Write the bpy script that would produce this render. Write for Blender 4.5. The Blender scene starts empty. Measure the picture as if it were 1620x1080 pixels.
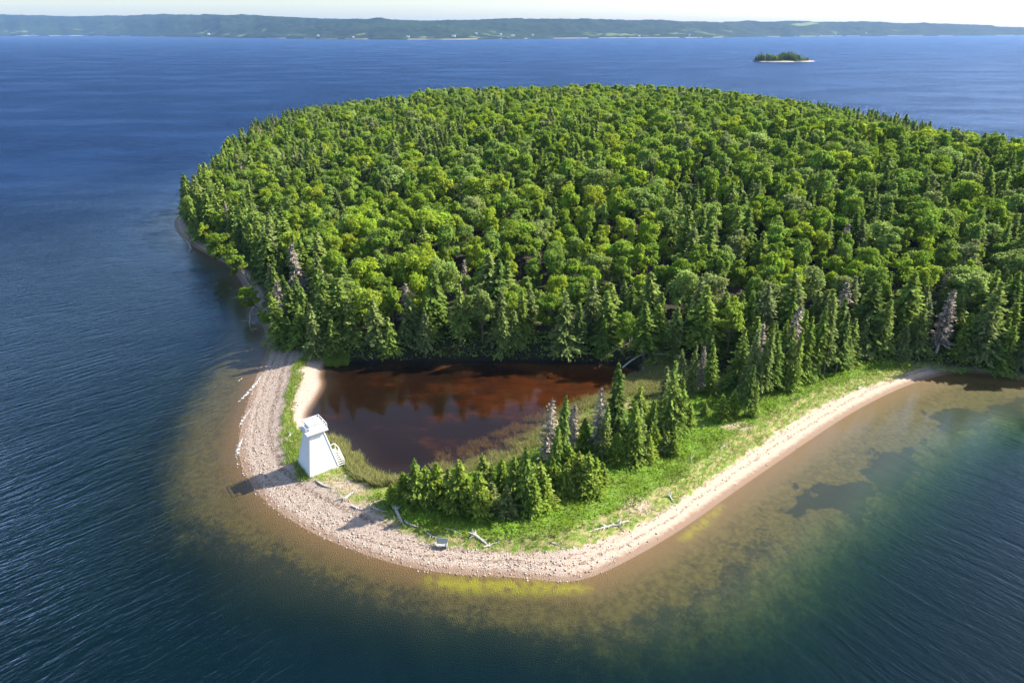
import bpy, math, random
import numpy as np
from mathutils import Vector, Matrix
random.seed(7); rng = np.random.default_rng(7)
C = bpy.context.scene
COL = C.collection
# ------------------------------------------------------------------ camera
CAM_H = 60.0
PITCH = math.atan((540-48)/1080.0)
cd = bpy.data.cameras.new('camera'); cam = bpy.data.objects.new('camera', cd); COL.objects.link(cam)
cd.lens = 24; cd.sensor_width = 36; cd.clip_start = 0.5; cd.clip_end = 60000
cam.location = (0, 0, CAM_H); cam.rotation_euler = (math.pi/2-PITCH, 0, 0); C.camera = cam
# ------------------------------------------------------------------ light
SUN_EL, SUN_AZ = math.radians(39), math.radians(72)
w = bpy.data.worlds.new('World'); C.world = w; w.use_nodes = True
nt = w.node_tree; nt.nodes.clear()
o_ = nt.nodes.new('ShaderNodeOutputWorld'); b_ = nt.nodes.new('ShaderNodeBackground'); s_ = nt.nodes.new('ShaderNodeTexSky')
s_.sky_type = 'NISHITA'; s_.sun_disc = False; s_.sun_elevation = SUN_EL; s_.sun_rotation = SUN_AZ
s_.air_density = 1.0; s_.dust_density = 1.3; s_.ozone_density = 2.4
b_.inputs[1].default_value = 0.115
nt.links.new(s_.outputs[0], b_.inputs[0]); nt.links.new(b_.outputs[0], o_.inputs[0])
sd_ = bpy.data.lights.new('sun', 'SUN'); sun = bpy.data.objects.new('sun', sd_); COL.objects.link(sun)
sd_.energy = 5.0; sd_.angle = math.radians(0.5); sd_.color = (1.0, 0.95, 0.86)
sv = Vector((math.cos(SUN_EL)*math.sin(SUN_AZ), math.cos(SUN_EL)*math.cos(SUN_AZ), math.sin(SUN_EL)))
sun.rotation_euler = sv.to_track_quat('Z', 'Y').to_euler()
C.view_settings.view_transform = 'Standard'; C.view_settings.look = 'None'
C.view_settings.gamma = 1; C.view_settings.exposure = 1.25
C.render.engine = 'CYCLES'
cy = C.cycles
cy.max_bounces = 6; cy.diffuse_bounces = 2; cy.glossy_bounces = 2; cy.transmission_bounces = 2
cy.transparent_max_bounces = 8; cy.volume_bounces = 0
cy.caustics_reflective = False; cy.caustics_refractive = False
cy.use_adaptive_sampling = True; cy.adaptive_threshold = 0.015
cy.sample_clamp_indirect = 6
cy.use_denoising = True
try: cy.denoiser = 'OPENIMAGEDENOISE'; cy.denoising_prefilter = 'ACCURATE'; cy.denoising_input_passes = 'RGB_ALBEDO_NORMAL'
except Exception: pass

# ------------------------------------------------------------------ geometry helpers
def gp(x, y, z=0.0):
    X = (x-810)/1080.0; Y = -(y-540)/1080.0
    d = (X, math.cos(PITCH)+Y*math.sin(PITCH), -math.sin(PITCH)+Y*math.cos(PITCH))
    t = (z-CAM_H)/d[2]
    return (d[0]*t, d[1]*t)
def ztop(Y, ypx):                       # height seen at photo row ypx at ground distance Y
    a = PITCH+math.atan((ypx-540)/1080.0)
    return CAM_H-Y*math.tan(a)
def proj(P):
    P = np.asarray(P, float); y = P[:, 1]; z = P[:, 2]-CAM_H
    dep = y*math.cos(PITCH)-z*math.sin(PITCH); up = y*math.sin(PITCH)+z*math.cos(PITCH)
    return 810+1080*P[:, 0]/dep, 540-1080*up/dep, dep
def chaikin(p, n=2, closed=True):
    p = np.array(p, float)
    for _ in range(n):
        q = np.roll(p, -1, 0)
        a, b = .75*p+.25*q, .25*p+.75*q
        p = np.stack([a, b], 1).reshape(-1, 2)
    return p
def sdist(px, py, poly):                # + inside
    shp = np.shape(px); px = np.ravel(px).astype(float); py = np.ravel(py).astype(float)
    best = np.full(px.shape, 1e18); ins = np.zeros(px.shape, bool)
    n = len(poly)
    for i in range(n):
        x0, y0 = poly[i]; x1, y1 = poly[(i+1) % n]
        dx, dy = x1-x0, y1-y0; L = dx*dx+dy*dy+1e-12
        t = np.clip(((px-x0)*dx+(py-y0)*dy)/L, 0, 1)
        best = np.minimum(best, (px-x0-t*dx)**2+(py-y0-t*dy)**2)
        if y0 != y1:
            c = ((y0 > py) != (y1 > py)) & (px < dx*(py-y0)/(dy if dy else 1e-12)+x0)
            ins ^= c
    return (np.sqrt(best)*np.where(ins, 1, -1)).reshape(shp)
def sm(x, a=0.0, b=1.0):
    t = np.clip((x-a)/(b-a), 0, 1); return t*t*(3-2*t)
_R = np.random.default_rng(3).random((256, 256))
def vn(x, y):
    xi = np.floor(x).astype(int); yi = np.floor(y).astype(int); fx = x-xi; fy = y-yi
    fx = fx*fx*(3-2*fx); fy = fy*fy*(3-2*fy)
    g = lambda i, j: _R[i % 256, j % 256]
    return (g(xi, yi)*(1-fx)+g(xi+1, yi)*fx)*(1-fy)+(g(xi, yi+1)*(1-fx)+g(xi+1, yi+1)*fx)*fy
def fbm(x, y, o=4):
    x = np.asarray(x, float); y = np.asarray(y, float)
    s = 0; a = .5; t = 0
    for k in range(o): s = s+a*vn(x*2**k+17.3*k, y*2**k+9.1*k); t += a; a *= .5
    return s/t
def P(lst, z=0.0): return [gp(x, y, z) for x, y in lst]

# ------------------------------------------------------------------ outlines, in metres on the ground
COAST_PX = [(1700, 618), (1620, 601), (1560, 592), (1512, 588), (1450, 603), (1400, 624), (1340, 656), (1280, 696), (1220, 737),
 (1160, 778), (1100, 822), (1040, 860), (985, 890), (940, 911), (900, 920), (860, 917), (800, 911), (740, 909), (680, 903), (620, 890),
 (560, 870), (500, 845), (460, 822), (425, 797), (402, 772), (384, 742), (377, 712), (380, 680), (390, 645), (402, 605), (416, 572),
 (424, 545), (418, 520), (406, 492), (390, 460), (372, 430), (350, 412), (320, 398), (292, 382), (276, 362), (276, 345)]
HID = [(-119, 248), (-122, 270), (-130, 300), (-139, 345), (-145, 400), (-142, 460), (-112, 505), (-40, 530), (60, 550), (150, 540),
 (208, 480), (226, 415), (224, 355), (214, 318), (235, 300), (320, 290), (420, 300), (560, 260), (560, 150), (330, 112), (200, 104)]
COAST = chaikin(P(COAST_PX)+HID, 2)
POND = chaikin(P([(517, 573), (504, 592), (511, 608), (497, 632), (482, 655), (484, 672), (520, 694), (548, 712), (566, 738), (590, 756),
 (630, 760), (680, 752), (740, 742), (800, 728), (850, 700), (890, 672), (930, 648), (975, 625), (1008, 606), (1022, 590), (1000, 578),
 (950, 574), (850, 572), (700, 571), (600, 573), (550, 572)], .35), 2)
FRONT = chaikin(P([(270, 352), (322, 393), (374, 428), (403, 468), (421, 510), (438, 541), (470, 562), (515, 572), (600, 576), (700, 576), (850, 576),
 (950, 578), (1040, 583), (1150, 596), (1250, 588), (1350, 578), (1450, 572), (1530, 580), (1620, 592), (1700, 606)], 1.0)
 + [(600, 118), (900, 400), (500, 900), (-300, 900), (-400, 300)], 1)
GMAIN = chaikin(P([(1462, 573), (1430, 588), (1385, 602), (1330, 622), (1280, 648), (1225, 682), (1170, 722), (1130, 748), (1085, 780), (1055, 800),
 (1015, 822), (975, 840), (930, 858), (890, 866), (840, 868), (780, 866), (735, 862), (690, 856), (655, 846), (618, 826), (590, 806),
 (555, 795), (520, 775), (496, 762), (500, 745), (520, 700), (540, 690), (600, 745), (700, 740), (850, 690), (1000, 590), (1350, 560)], 1.1), 1)
GWEST = chaikin(P([(488, 764), (470, 750), (452, 722), (446, 690), (450, 655), (456, 620), (462, 590), (472, 566), (488, 566), (480, 580), (472, 590), (476, 604), (468, 620),
 (460, 645), (464, 665), (482, 690), (530, 690), (500, 745)], 1.1), 1)
LUSH = chaikin(P([(565, 795), (600, 805), (650, 836), (720, 848), (780, 856), (840, 854), (900, 842), (960, 820), (1030, 786), (1095, 745), (1150, 702),
 (1185, 676), (1260, 636), (1340, 602), (1450, 576), (1350, 565), (1100, 620), (900, 680), (760, 745), (640, 768)], 1.1), 1)
ALG1 = chaikin(P([(660, 912), (740, 912), (850, 919), (935, 925), (930, 934), (860, 938), (760, 936), (690, 930)]), 1)
ALG2 = chaikin(P([(1070, 852), (1100, 828), (1140, 796), (1148, 802), (1118, 834), (1085, 856)]), 1)
WEED = chaikin(P([(1255, 800), (1262, 776), (1330, 762), (1370, 715), (1440, 668), (1530, 640), (1620, 622), (1620, 655), (1540, 672), (1480, 712), (1425, 750), (1400, 775), (1330, 815), (1280, 800)]), 1)
REEDS = chaikin(P([(676, 728), (700, 712), (740, 698), (790, 680), (850, 650), (885, 632), (925, 625), (960, 606), (1010, 596), (1030, 574), (1075, 580), (1060, 622), (960, 660), (890, 700), (820, 740), (700, 752)], .4), 1)

def masks(x, y):
    m = {}
    m['sd'] = sdist(x, y, COAST)
    near = (m['sd'] > -60)
    m['pond'] = sdist(x, y, POND)
    m['up'] = np.minimum(sdist(x, y, FRONT), m['sd']-1.3-1.5*sm(-x, 42, 55))
    return m
def height(x, y, m=None):
    x = np.asarray(x, float); y = np.asarray(y, float)
    if m is None: m = masks(x, y)
    sd, pond, up = m['sd'], m['pond'], m['up']
    land = 1.25*sm(sd, -2.0, 9.0)-1.25*sm(0, -2, 9)+.25*np.exp(-((sd-7)/2.0)**2)
    land = land+sm(up, 0, 4)*1.8+14.8*sm(up, -10, 135)*sm(up, 0, 8)+sm(up, 5, 40)*2.2*(fbm(x/45, y/45, 3)-.5)
    land = land+.10*(fbm(x/1.5, y/1.5, 3)-.5)*sm(sd, 1, 4)
    pz = .35-.9*sm(pond, -.6, 6)*1.0
    land = np.where(pond > -3.0, np.minimum(land, np.where(pond > 0, pz, .35+(.28+.9*sm(up, -1, 1))*(-pond))), land)
    wsh = 8.2+4.5*sm(x, 5, 35)+1.8*sm(-x, 20, 35)+5*sm(y, 92, 112)*sm(x, 20, 40)          # width of the shallow shelf
    wsh = wsh-4*sm(-x, 38, 60)*sm(y, 115, 150)
    o = -sd
    sea = -(.07*np.clip(o, 0, 4)+.55*sm(o, 0, wsh)+6.5*sm(o+2.2*(fbm(x/5, y/5, 3)-.5), wsh*.72, wsh*2.5)+12*sm(o, wsh*1.8, 160))
    return np.where(sd > 0, land, sea)
def hz(x, y): return float(height(np.array([x]), np.array([y]))[0])

def axis(segs):
    out = [segs[0][0]]
    for a, b, s0, s1 in segs:
        x = a
        while x < b-1e-6:
            t = (x-a)/(b-a); x += s0*(s1/s0)**t; out.append(min(x, b))
    return np.array(sorted(set(np.round(out, 4))))
XS = axis([(-16000, -400, 2500, 30), (-400, -130, 30, 3), (-130, -52, 3, .7), (-52, 60, .55, .55), (60, 110, .6, 1.2), (110, 260, 1.2, 5), (260, 16000, 6, 2500)])
YS = axis([(-6000, -50, 2000, 15), (-50, 44, 15, .8), (44, 130, .5, .5), (130, 260, .7, 2.2), (260, 560, 3, 6), (560, 16000, 8, 1200)])
GX, GY = np.meshgrid(XS, YS)

def mesh_np(name, V, F, attrs=None, smooth=False):
    V = np.asarray(V, np.float32); F = np.asarray(F, np.int32)
    me = bpy.data.meshes.new(name); k = F.shape[1]
    me.vertices.add(len(V)); me.vertices.foreach_set('co', V.ravel())
    me.loops.add(F.size); me.loops.foreach_set('vertex_index', F.ravel())
    me.polygons.add(len(F)); me.polygons.foreach_set('loop_start', np.arange(0, F.size, k, dtype=np.int32))
    me.polygons.foreach_set('loop_total', np.full(len(F), k, np.int32))
    if smooth: me.polygons.foreach_set('use_smooth', np.ones(len(F), bool))
    me.update(calc_edges=True)
    for nme, (dom, a) in (attrs or {}).items():
        a = np.asarray(a, np.float32)
        if a.ndim == 2:
            at = me.attributes.new(nme, 'FLOAT_VECTOR', dom); at.data.foreach_set('vector', a.ravel())
        else:
            at = me.attributes.new(nme, 'FLOAT', dom); at.data.foreach_set('value', a.ravel())
    return me
def grid_faces(nx, ny):
    i = np.arange(nx*ny).reshape(ny, nx)
    return np.stack([i[:-1, :-1], i[:-1, 1:], i[1:, 1:], i[1:, :-1]], -1).reshape(-1, 4)
def link(name, me, mat=None, parent=None, loc=None, rot=None, **props):
    o = bpy.data.objects.new(name, me); COL.objects.link(o)
    if mat is not None and me is not None and not me.materials: me.materials.append(mat)
    if parent is not None: o.parent = parent
    if loc is not None: o.location = loc
    if rot is not None: o.rotation_euler = rot
    for k, v in props.items(): o[k] = v
    return o

# ------------------------------------------------------------------ material helpers
class NT:
    def __init__(s, name):
        s.m = bpy.data.materials.new(name); s.m.use_nodes = True; s.t = s.m.node_tree; s.t.nodes.clear()
        s.out = s.t.nodes.new('ShaderNodeOutputMaterial')
    def n(s, typ, ins=None, **kw):
        nd = s.t.nodes.new(typ)
        for k, v in kw.items(): setattr(nd, k, v)
        for k, v in (ins or {}).items():
            if hasattr(v, 'is_output'): s.t.links.new(v, nd.inputs[k])
            else: nd.inputs[k].default_value = v
        return nd
    def attr(s, name, vec=False): 
        a = s.n('ShaderNodeAttribute', attribute_name=name); return a.outputs['Vector' if vec else 'Fac']
    def math(s, op, a, b=0.0, c=None):
        ins = {0: a, 1: b}
        if c is not None: ins[2] = c
        return s.n('ShaderNodeMath', ins, operation=op).outputs[0]
    def ss(s, v, a, b, lo=0.0, hi=1.0):
        return s.n('ShaderNodeMapRange', {0: v, 1: a, 2: b, 3: lo, 4: hi}, interpolation_type='SMOOTHSTEP').outputs[0]
    def mix(s, f, a, b):
        c = lambda v: v if hasattr(v, 'is_output') else ((*v, 1) if len(v) == 3 else v)
        nd = s.n('ShaderNodeMix', {0: f}, data_type='RGBA')
        for k, v in ((6, c(a)), (7, c(b))):
            if hasattr(v, 'is_output'): s.t.links.new(v, nd.inputs[k])
            else: nd.inputs[k].default_value = v
        return nd.outputs[2]
    def noise(s, vec, scale, det=3, rough=.55, out=0, **kw):
        ins = {'Scale': scale, 'Detail': det, 'Roughness': rough}
        if vec is not None: ins['Vector'] = vec
        return s.n('ShaderNodeTexNoise', ins, **kw).outputs[out]
    def pos(s): return s.n('ShaderNodeNewGeometry').outputs['Position']
    def vmul(s, v, k): return s.n('ShaderNodeVectorMath', {0: v, 1: k}, operation='MULTIPLY').outputs[0]
    def schlick(s, nrm):                                # same from both sides: light also goes down through the surface
        inc = s.n('ShaderNodeNewGeometry').outputs['Incoming']
        c = s.math('ABSOLUTE', s.n('ShaderNodeVectorMath', {0: inc, 1: nrm}, operation='DOT_PRODUCT').outputs['Value'])
        return s.math('ADD', .02, s.math('MULTIPLY', .98, s.math('POWER', s.math('SUBTRACT', 1.0, s.math('MINIMUM', c, 1.0)), 5.0)))
    def fin(s, sh, slot='Surface'): s.t.links.new(sh, s.out.inputs[slot]); return s.m
def simple(name, col, rough=.8, var=.15, scale=3.0, spec=.3):
    t = NT(name); f = t.noise(t.pos(), scale, 4)
    a = tuple(c*(1-var) for c in col); b = tuple(min(1, c*(1+var)) for c in col)
    return t.fin(t.n('ShaderNodeBsdfPrincipled', {'Base Color': t.mix(f, a, b), 'Roughness': rough, 'Specular IOR Level': spec}).outputs[0])

def mat_ground():
    t = NT('ground'); p = t.pos()
    sd = t.attr('sd'); gr = t.attr('grass'); lush = t.attr('lush'); pond = t.attr('pond'); up = t.attr('up')
    alg = t.attr('alg'); weed = t.attr('weed'); stony = t.attr('stony'); depth = t.attr('depth'); bare = t.attr('bare')
    nf = t.noise(p, 9, 4); nm = t.noise(p, 1.3, 4); nl = t.noise(p, .25, 3)
    # sea bed
    sb = t.mix(t.ss(nm, .3, .7), (.085, .050, .011), (.135, .086, .021))
    sb = t.mix(t.ss(depth, 0.0, .5), t.mix(nf, (.090, .048, .012), (.17, .10, .03)), sb)
    wn = t.math('ADD', t.math('ADD', t.math('MULTIPLY', t.noise(p, 1.7, 6, .8), .62), t.math('MULTIPLY', t.noise(p, .45, 4, .6), .4)), t.math('MULTIPLY', t.math('SUBTRACT', weed, .5), .55))
    sb = t.mix(t.ss(wn, .40, .62), sb, (.026, .021, .009))
    sb = t.mix(t.math('MULTIPLY', alg, t.ss(t.noise(p, .8, 5, .65), .3, .6)), sb, (.24, .21, .004))
    # dry beach
    vo = t.n('ShaderNodeTexVoronoi', {'Vector': p, 'Scale': 8.5, 'Randomness': 1.0})
    st = t.mix(t.n('ShaderNodeSeparateColor', {0: vo.outputs['Color']}).outputs[0], (.26, .19, .15), (.54, .44, .36))
    sand = t.mix(nf, (.38, .28, .205), (.50, .385, .29))
    stm = t.math('MULTIPLY', stony, t.ss(nm, .25, .6))
    be = t.mix(stm, sand, st)
    sdn = t.math('ADD', sd, t.math('MULTIPLY', t.math('SUBTRACT', nl, .5), 1.6))
    sdn = t.math('ADD', sdn, t.math('MULTIPLY', t.math('SUBTRACT', nm, .5), .7))
    for c0, wd, th in ((2.2, .13, .46), (3.4, .16, .50), (4.9, .26, .44), (6.4, .18, .50), (8.3, .2, .48)):
        d = t.math('ABSOLUTE', t.math('SUBTRACT', sdn, c0))
        f = t.math('MULTIPLY', t.ss(d, wd, wd*2.2, 1, 0), t.ss(t.noise(p, 2.5, 4, .7), th, th+.1))
        be = t.mix(t.math('MULTIPLY', f, .75), be, (.13, .075, .05))
    sp = t.ss(t.noise(p, 3.5, 3, .6), .66, .72)
    be = t.mix(t.math('MULTIPLY', sp, .6), be, (.14, .10, .08))
    wet = t.ss(t.math('ADD', sd, t.math('MULTIPLY', t.math('SUBTRACT', nm, .5), 1.2)), .5, 1.5, 1, 0)
    be = t.mix(wet, be, t.mix(t.math('MULTIPLY', stm, nf), (.22, .14, .09), (.30, .21, .15)))
    # grass
    g1 = t.mix(nf, (.10, .17, .02), (.17, .25, .035)); g2 = t.mix(nf, (.24, .21, .08), (.40, .33, .16))
    lm = t.ss(t.math('ADD', lush, t.math('MULTIPLY', t.math('SUBTRACT', nm, .5), 3.0)), -.8, 1.4)
    gc = t.mix(t.math('MAXIMUM', lm, t.ss(nm, .42, .58)), g2, g1)
    gm = t.ss(t.math('ADD', gr, t.math('MULTIPLY', t.math('SUBTRACT', t.noise(p, .9, 5, .65), .5), 3.2)), -.25, .25)
    gm = t.math('MULTIPLY', gm, t.math('SUBTRACT', 1.0, t.math('MULTIPLY', bare, t.ss(nm, .35, .5))))
    land = t.mix(gm, be, gc)
    fl = t.mix(nm, (.022, .020, .011), (.05, .042, .022))
    land = t.mix(t.ss(up, -.5, 1.5), land, fl)
    # pond bed
    pb = t.mix(t.ss(t.math('ADD', t.noise(t.vmul(p, (.5, 1.0, 1)), .2, 8, .72), t.attr('rust')), .42, .68), (.011, .008, .005), (.085, .038, .008))
    pb = t.mix(t.math('MULTIPLY', t.attr('reed'), t.ss(nm, .3, .6)), pb, (.06, .05, .018))
    land = t.mix(t.ss(pond, -1.0, .4), land, t.mix(t.ss(pond, .1, 1.2), t.mix(t.ss(up, -2.5, -.5), (.12, .07, .04), (.012, .010, .006)), pb))  # bank at the forest foot coloured near black, painting in shade under the trees
    col = t.mix(t.ss(sd, -.15, .05), sb, land)
    h = t.math('ADD', t.math('MULTIPLY', nf, .4), t.math('MULTIPLY', vo.outputs['Distance'], t.math('MULTIPLY', stony, -1.0)))
    bp = t.n('ShaderNodeBump', {'Height': h, 'Distance': .12, 'Strength': .8}).outputs[0]
    rg = t.math('SUBTRACT', .95, t.math('MULTIPLY', wet, .35))
    return t.fin(t.n('ShaderNodeBsdfPrincipled', {'Base Color': col, 'Roughness': rg, 'Normal': bp, 'Specular IOR Level': .25}).outputs[0])

def mat_lake():
    t = NT('lake_water'); p = t.pos()
    d = t.attr('depth'); open_ = t.attr('open'); wl = t.attr('wside')
    ww = t.n('ShaderNodeSeparateXYZ', {0: t.attr('wc', True)}).outputs
    n1 = n2 = None
    for i, deg in enumerate((45, 14, -52)):
        a = math.radians(deg)
        fr_ = t.n('ShaderNodeMapping', {'Vector': p, 'Rotation': (0, 0, -a)}).outputs[0]      # x runs along the crests
        wp = t.n('ShaderNodeVectorMath', {0: fr_, 1: t.vmul(t.noise(fr_, .05, 2, out=1), (4, 3.5, 0))}, operation='ADD').outputs[0]
        x1 = t.noise(t.vmul(wp, (.17, 1.0, 1)), (.62, .30, .5)[i], (3, 5, 3)[i], (.5, .68, .5)[i]); x2 = t.noise(t.vmul(wp, (.4, 1.0, 1)), 2.3, 3, .55)
        x1 = t.math('MULTIPLY', x1, ww[i]); x2 = t.math('MULTIPLY', x2, ww[i])
        n1 = x1 if n1 is None else t.math('ADD', n1, x1); n2 = x2 if n2 is None else t.math('ADD', n2, x2)
    n3 = t.noise(p, 5.5, 2, .6)
    rid = t.math('SUBTRACT', 1.0, t.math('ABSOLUTE', t.math('MULTIPLY', t.math('SUBTRACT', n1, .5), 3.2)))
    amp = t.math('ADD', .06, t.math('MULTIPLY', open_, .9))
    gust = t.ss(t.noise(t.vmul(p, (.5, 1.0, 1)), .016, 4, .6), .35, .65, .55, 1.35)
    h = t.math('ADD', t.math('MULTIPLY', rid, .30), t.math('ADD', t.math('MULTIPLY', n2, .26), t.math('MULTIPLY', n3, .025)))
    h = t.math('MULTIPLY', h, t.math('MULTIPLY', t.math('MULTIPLY', amp, gust), t.math('ADD', 1.0, t.math('MULTIPLY', t.attr('far'), 2.2))))
    bp = t.n('ShaderNodeBump', {'Height': h, 'Distance': 1.0, 'Strength': 1.0}).outputs[0]
    # small steep facets that the bump cannot resolve far off
    c = t.noise(t.vmul(p, (.45, 1.0, 1)), .30, 6, .82, out=1)
    jit = t.n('ShaderNodeVectorMath', {0: c, 1: (.5, .5, .5)}, operation='SUBTRACT').outputs[0]
    far = t.attr('far')
    k = t.math('MULTIPLY', t.math('ADD', .04, t.math('MULTIPLY', far, 2.6)), gust)
    kv = t.n('ShaderNodeCombineXYZ', {0: k, 1: k, 2: 0.0}).outputs[0]
    nrm = t.n('ShaderNodeVectorMath', {0: bp, 1: t.vmul(jit, kv)}, operation='ADD').outputs[0]
    nrm = t.n('ShaderNodeVectorMath', {0: nrm}, operation='NORMALIZE').outputs[0]
    ab = []
    for ka in (.50, .33, .50):
        ab.append(t.math('POWER', 2.71828, t.math('MULTIPLY', d, -ka)))
    T = t.n('ShaderNodeCombineColor', {0: ab[0], 1: ab[1], 2: ab[2]}).outputs[0]
    op = t.math('SUBTRACT', 1.0, ab[1])
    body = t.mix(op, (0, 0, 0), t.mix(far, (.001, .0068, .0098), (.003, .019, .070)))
    # rare whitecaps on the open water
    wcap = t.math('MULTIPLY', t.ss(t.noise(t.vmul(p, (.4, 1.1, 1)), .35, 4, .7), .735, .77), t.ss(far, .3, .8))
    body = t.mix(t.math('MULTIPLY', wcap, .5), body, (.5, .55, .6))
    tr = t.n('ShaderNodeBsdfTransparent', {0: T}).outputs[0]
    df = t.n('ShaderNodeBsdfDiffuse', {0: body, 'Normal': nrm}).outputs[0]
    add = t.n('ShaderNodeAddShader', {0: tr, 1: df}).outputs[0]
    ro = t.math('ADD', .06, t.math('MULTIPLY', far, .16))
    gl = t.n('ShaderNodeBsdfGlossy', {0: t.mix(far, (.60, .70, .88), (.32, .44, .66)), 'Roughness': ro, 'Normal': nrm}).outputs[0]  # sky reflection dimmed and blued by a painted tint, stronger far off
    fr = t.schlick(nrm)
    return t.fin(t.n('ShaderNodeMixShader', {0: fr, 1: add, 2: gl}).outputs[0])
def mat_pond():
    t = NT('pond_water'); p = t.pos()
    h = t.noise(t.vmul(p, (1, .6, 1)), 2.5, 3, .5)
    bp = t.n('ShaderNodeBump', {'Height': h, 'Distance': .012, 'Strength': 1.0}).outputs[0]
    d = t.attr('depth')
    ab = [t.math('POWER', 2.71828, t.math('MULTIPLY', d, -k)) for k in (.35, .7, 1.0)]
    T = t.n('ShaderNodeCombineColor', {0: ab[0], 1: ab[1], 2: ab[2]}).outputs[0]
    tr = t.n('ShaderNodeBsdfTransparent', {0: T}).outputs[0]
    gl = t.n('ShaderNodeBsdfGlossy', {0: (1, 1, 1, 1), 'Roughness': .02, 'Normal': bp}).outputs[0]
    fr = t.schlick(bp)
    return t.fin(t.n('ShaderNodeMixShader', {0: fr, 1: tr, 2: gl}).outputs[0])
def mat_leaf(name, cols, trans=.3, big=None):
    """cols: list of colours a whole tree may have; leaf clumps vary round it"""
    t = NT(name)
    r = t.n('ShaderNodeObjectInfo').outputs['Random']
    cr = t.n('ShaderNodeValToRGB', {0: r}); e = cr.color_ramp.elements
    cr.color_ramp.interpolation = 'LINEAR'
    n = len(cols)
    e[0].position = 0; e[0].color = (*cols[0], 1); e[1].position = 1; e[1].color = (*cols[-1], 1)
    for i in range(1, n-1):
        x = cr.color_ramp.elements.new(i/(n-1)); x.color = (*cols[i], 1)
    v = t.attr('tone')
    col = t.n('ShaderNodeHueSaturation', {'Hue': t.math('ADD', .485, t.math('MULTIPLY', v, .03)), 'Saturation': 1.0, 'Value': t.math('ADD', .70, t.math('MULTIPLY', v, .78)), 'Color': cr.outputs[0]}).outputs[0]
    a = t.n('ShaderNodeBsdfDiffuse', {0: col}).outputs[0]; b = t.n('ShaderNodeBsdfTranslucent', {0: col}).outputs[0]
    return t.fin(t.n('ShaderNodeMixShader', {0: trans, 1: a, 2: b}).outputs[0])
M = {}
M['ground'] = mat_ground(); M['lake'] = mat_lake(); M['pond'] = mat_pond()
M['broad'] = mat_leaf('broadleaf_foliage', [(.17, .25, .030), (.25, .35, .034), (.20, .29, .052), (.29, .39, .034), (.37, .43, .042), (.22, .32, .040), (.31, .39, .11), (.18, .27, .040), (.31, .39, .048), (.22, .33, .044), (.27, .30, .11), (.20, .31, .036)], .48)
M['spruce'] = mat_leaf('spruce_needles', [(.12, .175, .042), (.17, .24, .045), (.23, .30, .055), (.20, .23, .09), (.26, .33, .06), (.14, .20, .05)], .40)
M['young'] = mat_leaf('young_spruce_needles', [(.17, .24, .035), (.25, .32, .04), (.20, .27, .05), (.29, .35, .05), (.22, .25, .08)], .4)
M['deadneedle'] = mat_leaf('dead_twigs', [(.23, .19, .145), (.30, .25, .19), (.22, .18, .14)], .05)
M['bark'] = simple('bark', (.16, .13, .10), .9, .3, 2)
M['wood'] = simple('weathered_wood', (.52, .47, .42), .9, .25, 4)
M['shrub'] = mat_leaf('shrub_leaves', [(.17, .28, .022), (.17, .28, .022)], .35)
M['blade'] = mat_leaf('grass_blades', [(.22, .30, .05), (.22, .30, .05)], .35)
M['straw'] = mat_leaf('straw_blades', [(.34, .30, .12), (.34, .30, .12)], .3)
M['reed'] = mat_leaf('reed_blades', [(.30, .29, .11), (.30, .29, .11)], .3)
M['white'] = simple('white_paint', (.80, .80, .79), .5, .03, 1.5)
M['trim'] = simple('weathered_white_trim', (.66, .63, .58), .7, .12, 6)
M['rail'] = simple('railing_white', (.72, .71, .69), .6, .05, 6)
M['grey'] = simple('grey_boards', (.36, .36, .36), .8, .15, 5)
M['stone'] = mat_leaf('stones', [(.34, .27, .22), (.34, .27, .22)], 0.0)

# ------------------------------------------------------------------ ground and water
mk = masks(GX, GY); GZ = height(GX, GY, mk)
farm = np.hypot(GX-30, GY-200)
def region(poly): return np.clip(sdist(GX, GY, poly), -8, 8)
g = np.maximum(region(GMAIN), region(GWEST))
sd = mk['sd']; o = -sd
wsh = 8.2+4.5*sm(GX, 5, 35)+1.8*sm(-GX, 20, 35)
band = np.exp(-((o-wsh*.80)/(wsh*.20))**2)*sm(-GX, -45, 0)*.55+.55*np.exp(-((o-7.5)/2.8)**2)*sm(-GX, -2, 10)*sm(-GX, 42, 30)+.14
W2 = chaikin(P([(290, 800), (400, 850), (470, 885), (530, 915), (640, 970), (760, 985), (900, 985), (1050, 950), (1150, 890), (1210, 830), (1250, 850), (1150, 945), (1000, 1010), (800, 1035), (600, 1015), (420, 970), (300, 900)]), 1)
band = .30+.26*sm(sdist(GX, GY, W2)+4*(fbm(GX/3, GY/3, 3)-.5), -2, 2.5)+.16*sm(-GX, -5, 12)*sm(-GY, -75, -60)-.25*sm(-o, -4, -1)+.24*sm(o, wsh*.6, wsh*1.4)-.12*sm(o, wsh*1.5, wsh*2)
weed = np.clip(np.maximum(band, sm(sdist(GX, GY, WEED)+11*(fbm(GX/4, GY/4, 4)-.52), -1.2, 1.6)*.85), 0, 1)
alg = np.maximum(sm(sdist(GX, GY, ALG1), -1.0, 1.0), sm(sdist(GX, GY, ALG2), -.6, .7)*.6)
stony = sm(-GX, -28, 2)
bare = np.zeros_like(GX)
for bx, by, br in ((1165, 674, 1.6), (541, 768, 2.0), (560, 772, 1.5), (1008, 800, 1.5), (590, 800, 1.2), (480, 590, 1.5)):
    x, y = gp(bx, by, 1.1); bare = np.maximum(bare, sm(-np.hypot((GX-x)*.7, GY-y), -br*1.5, -br*.6))
depth = np.clip(-GZ, 0, 40)
pin = lambda a: ('POINT', a.ravel())
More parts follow.
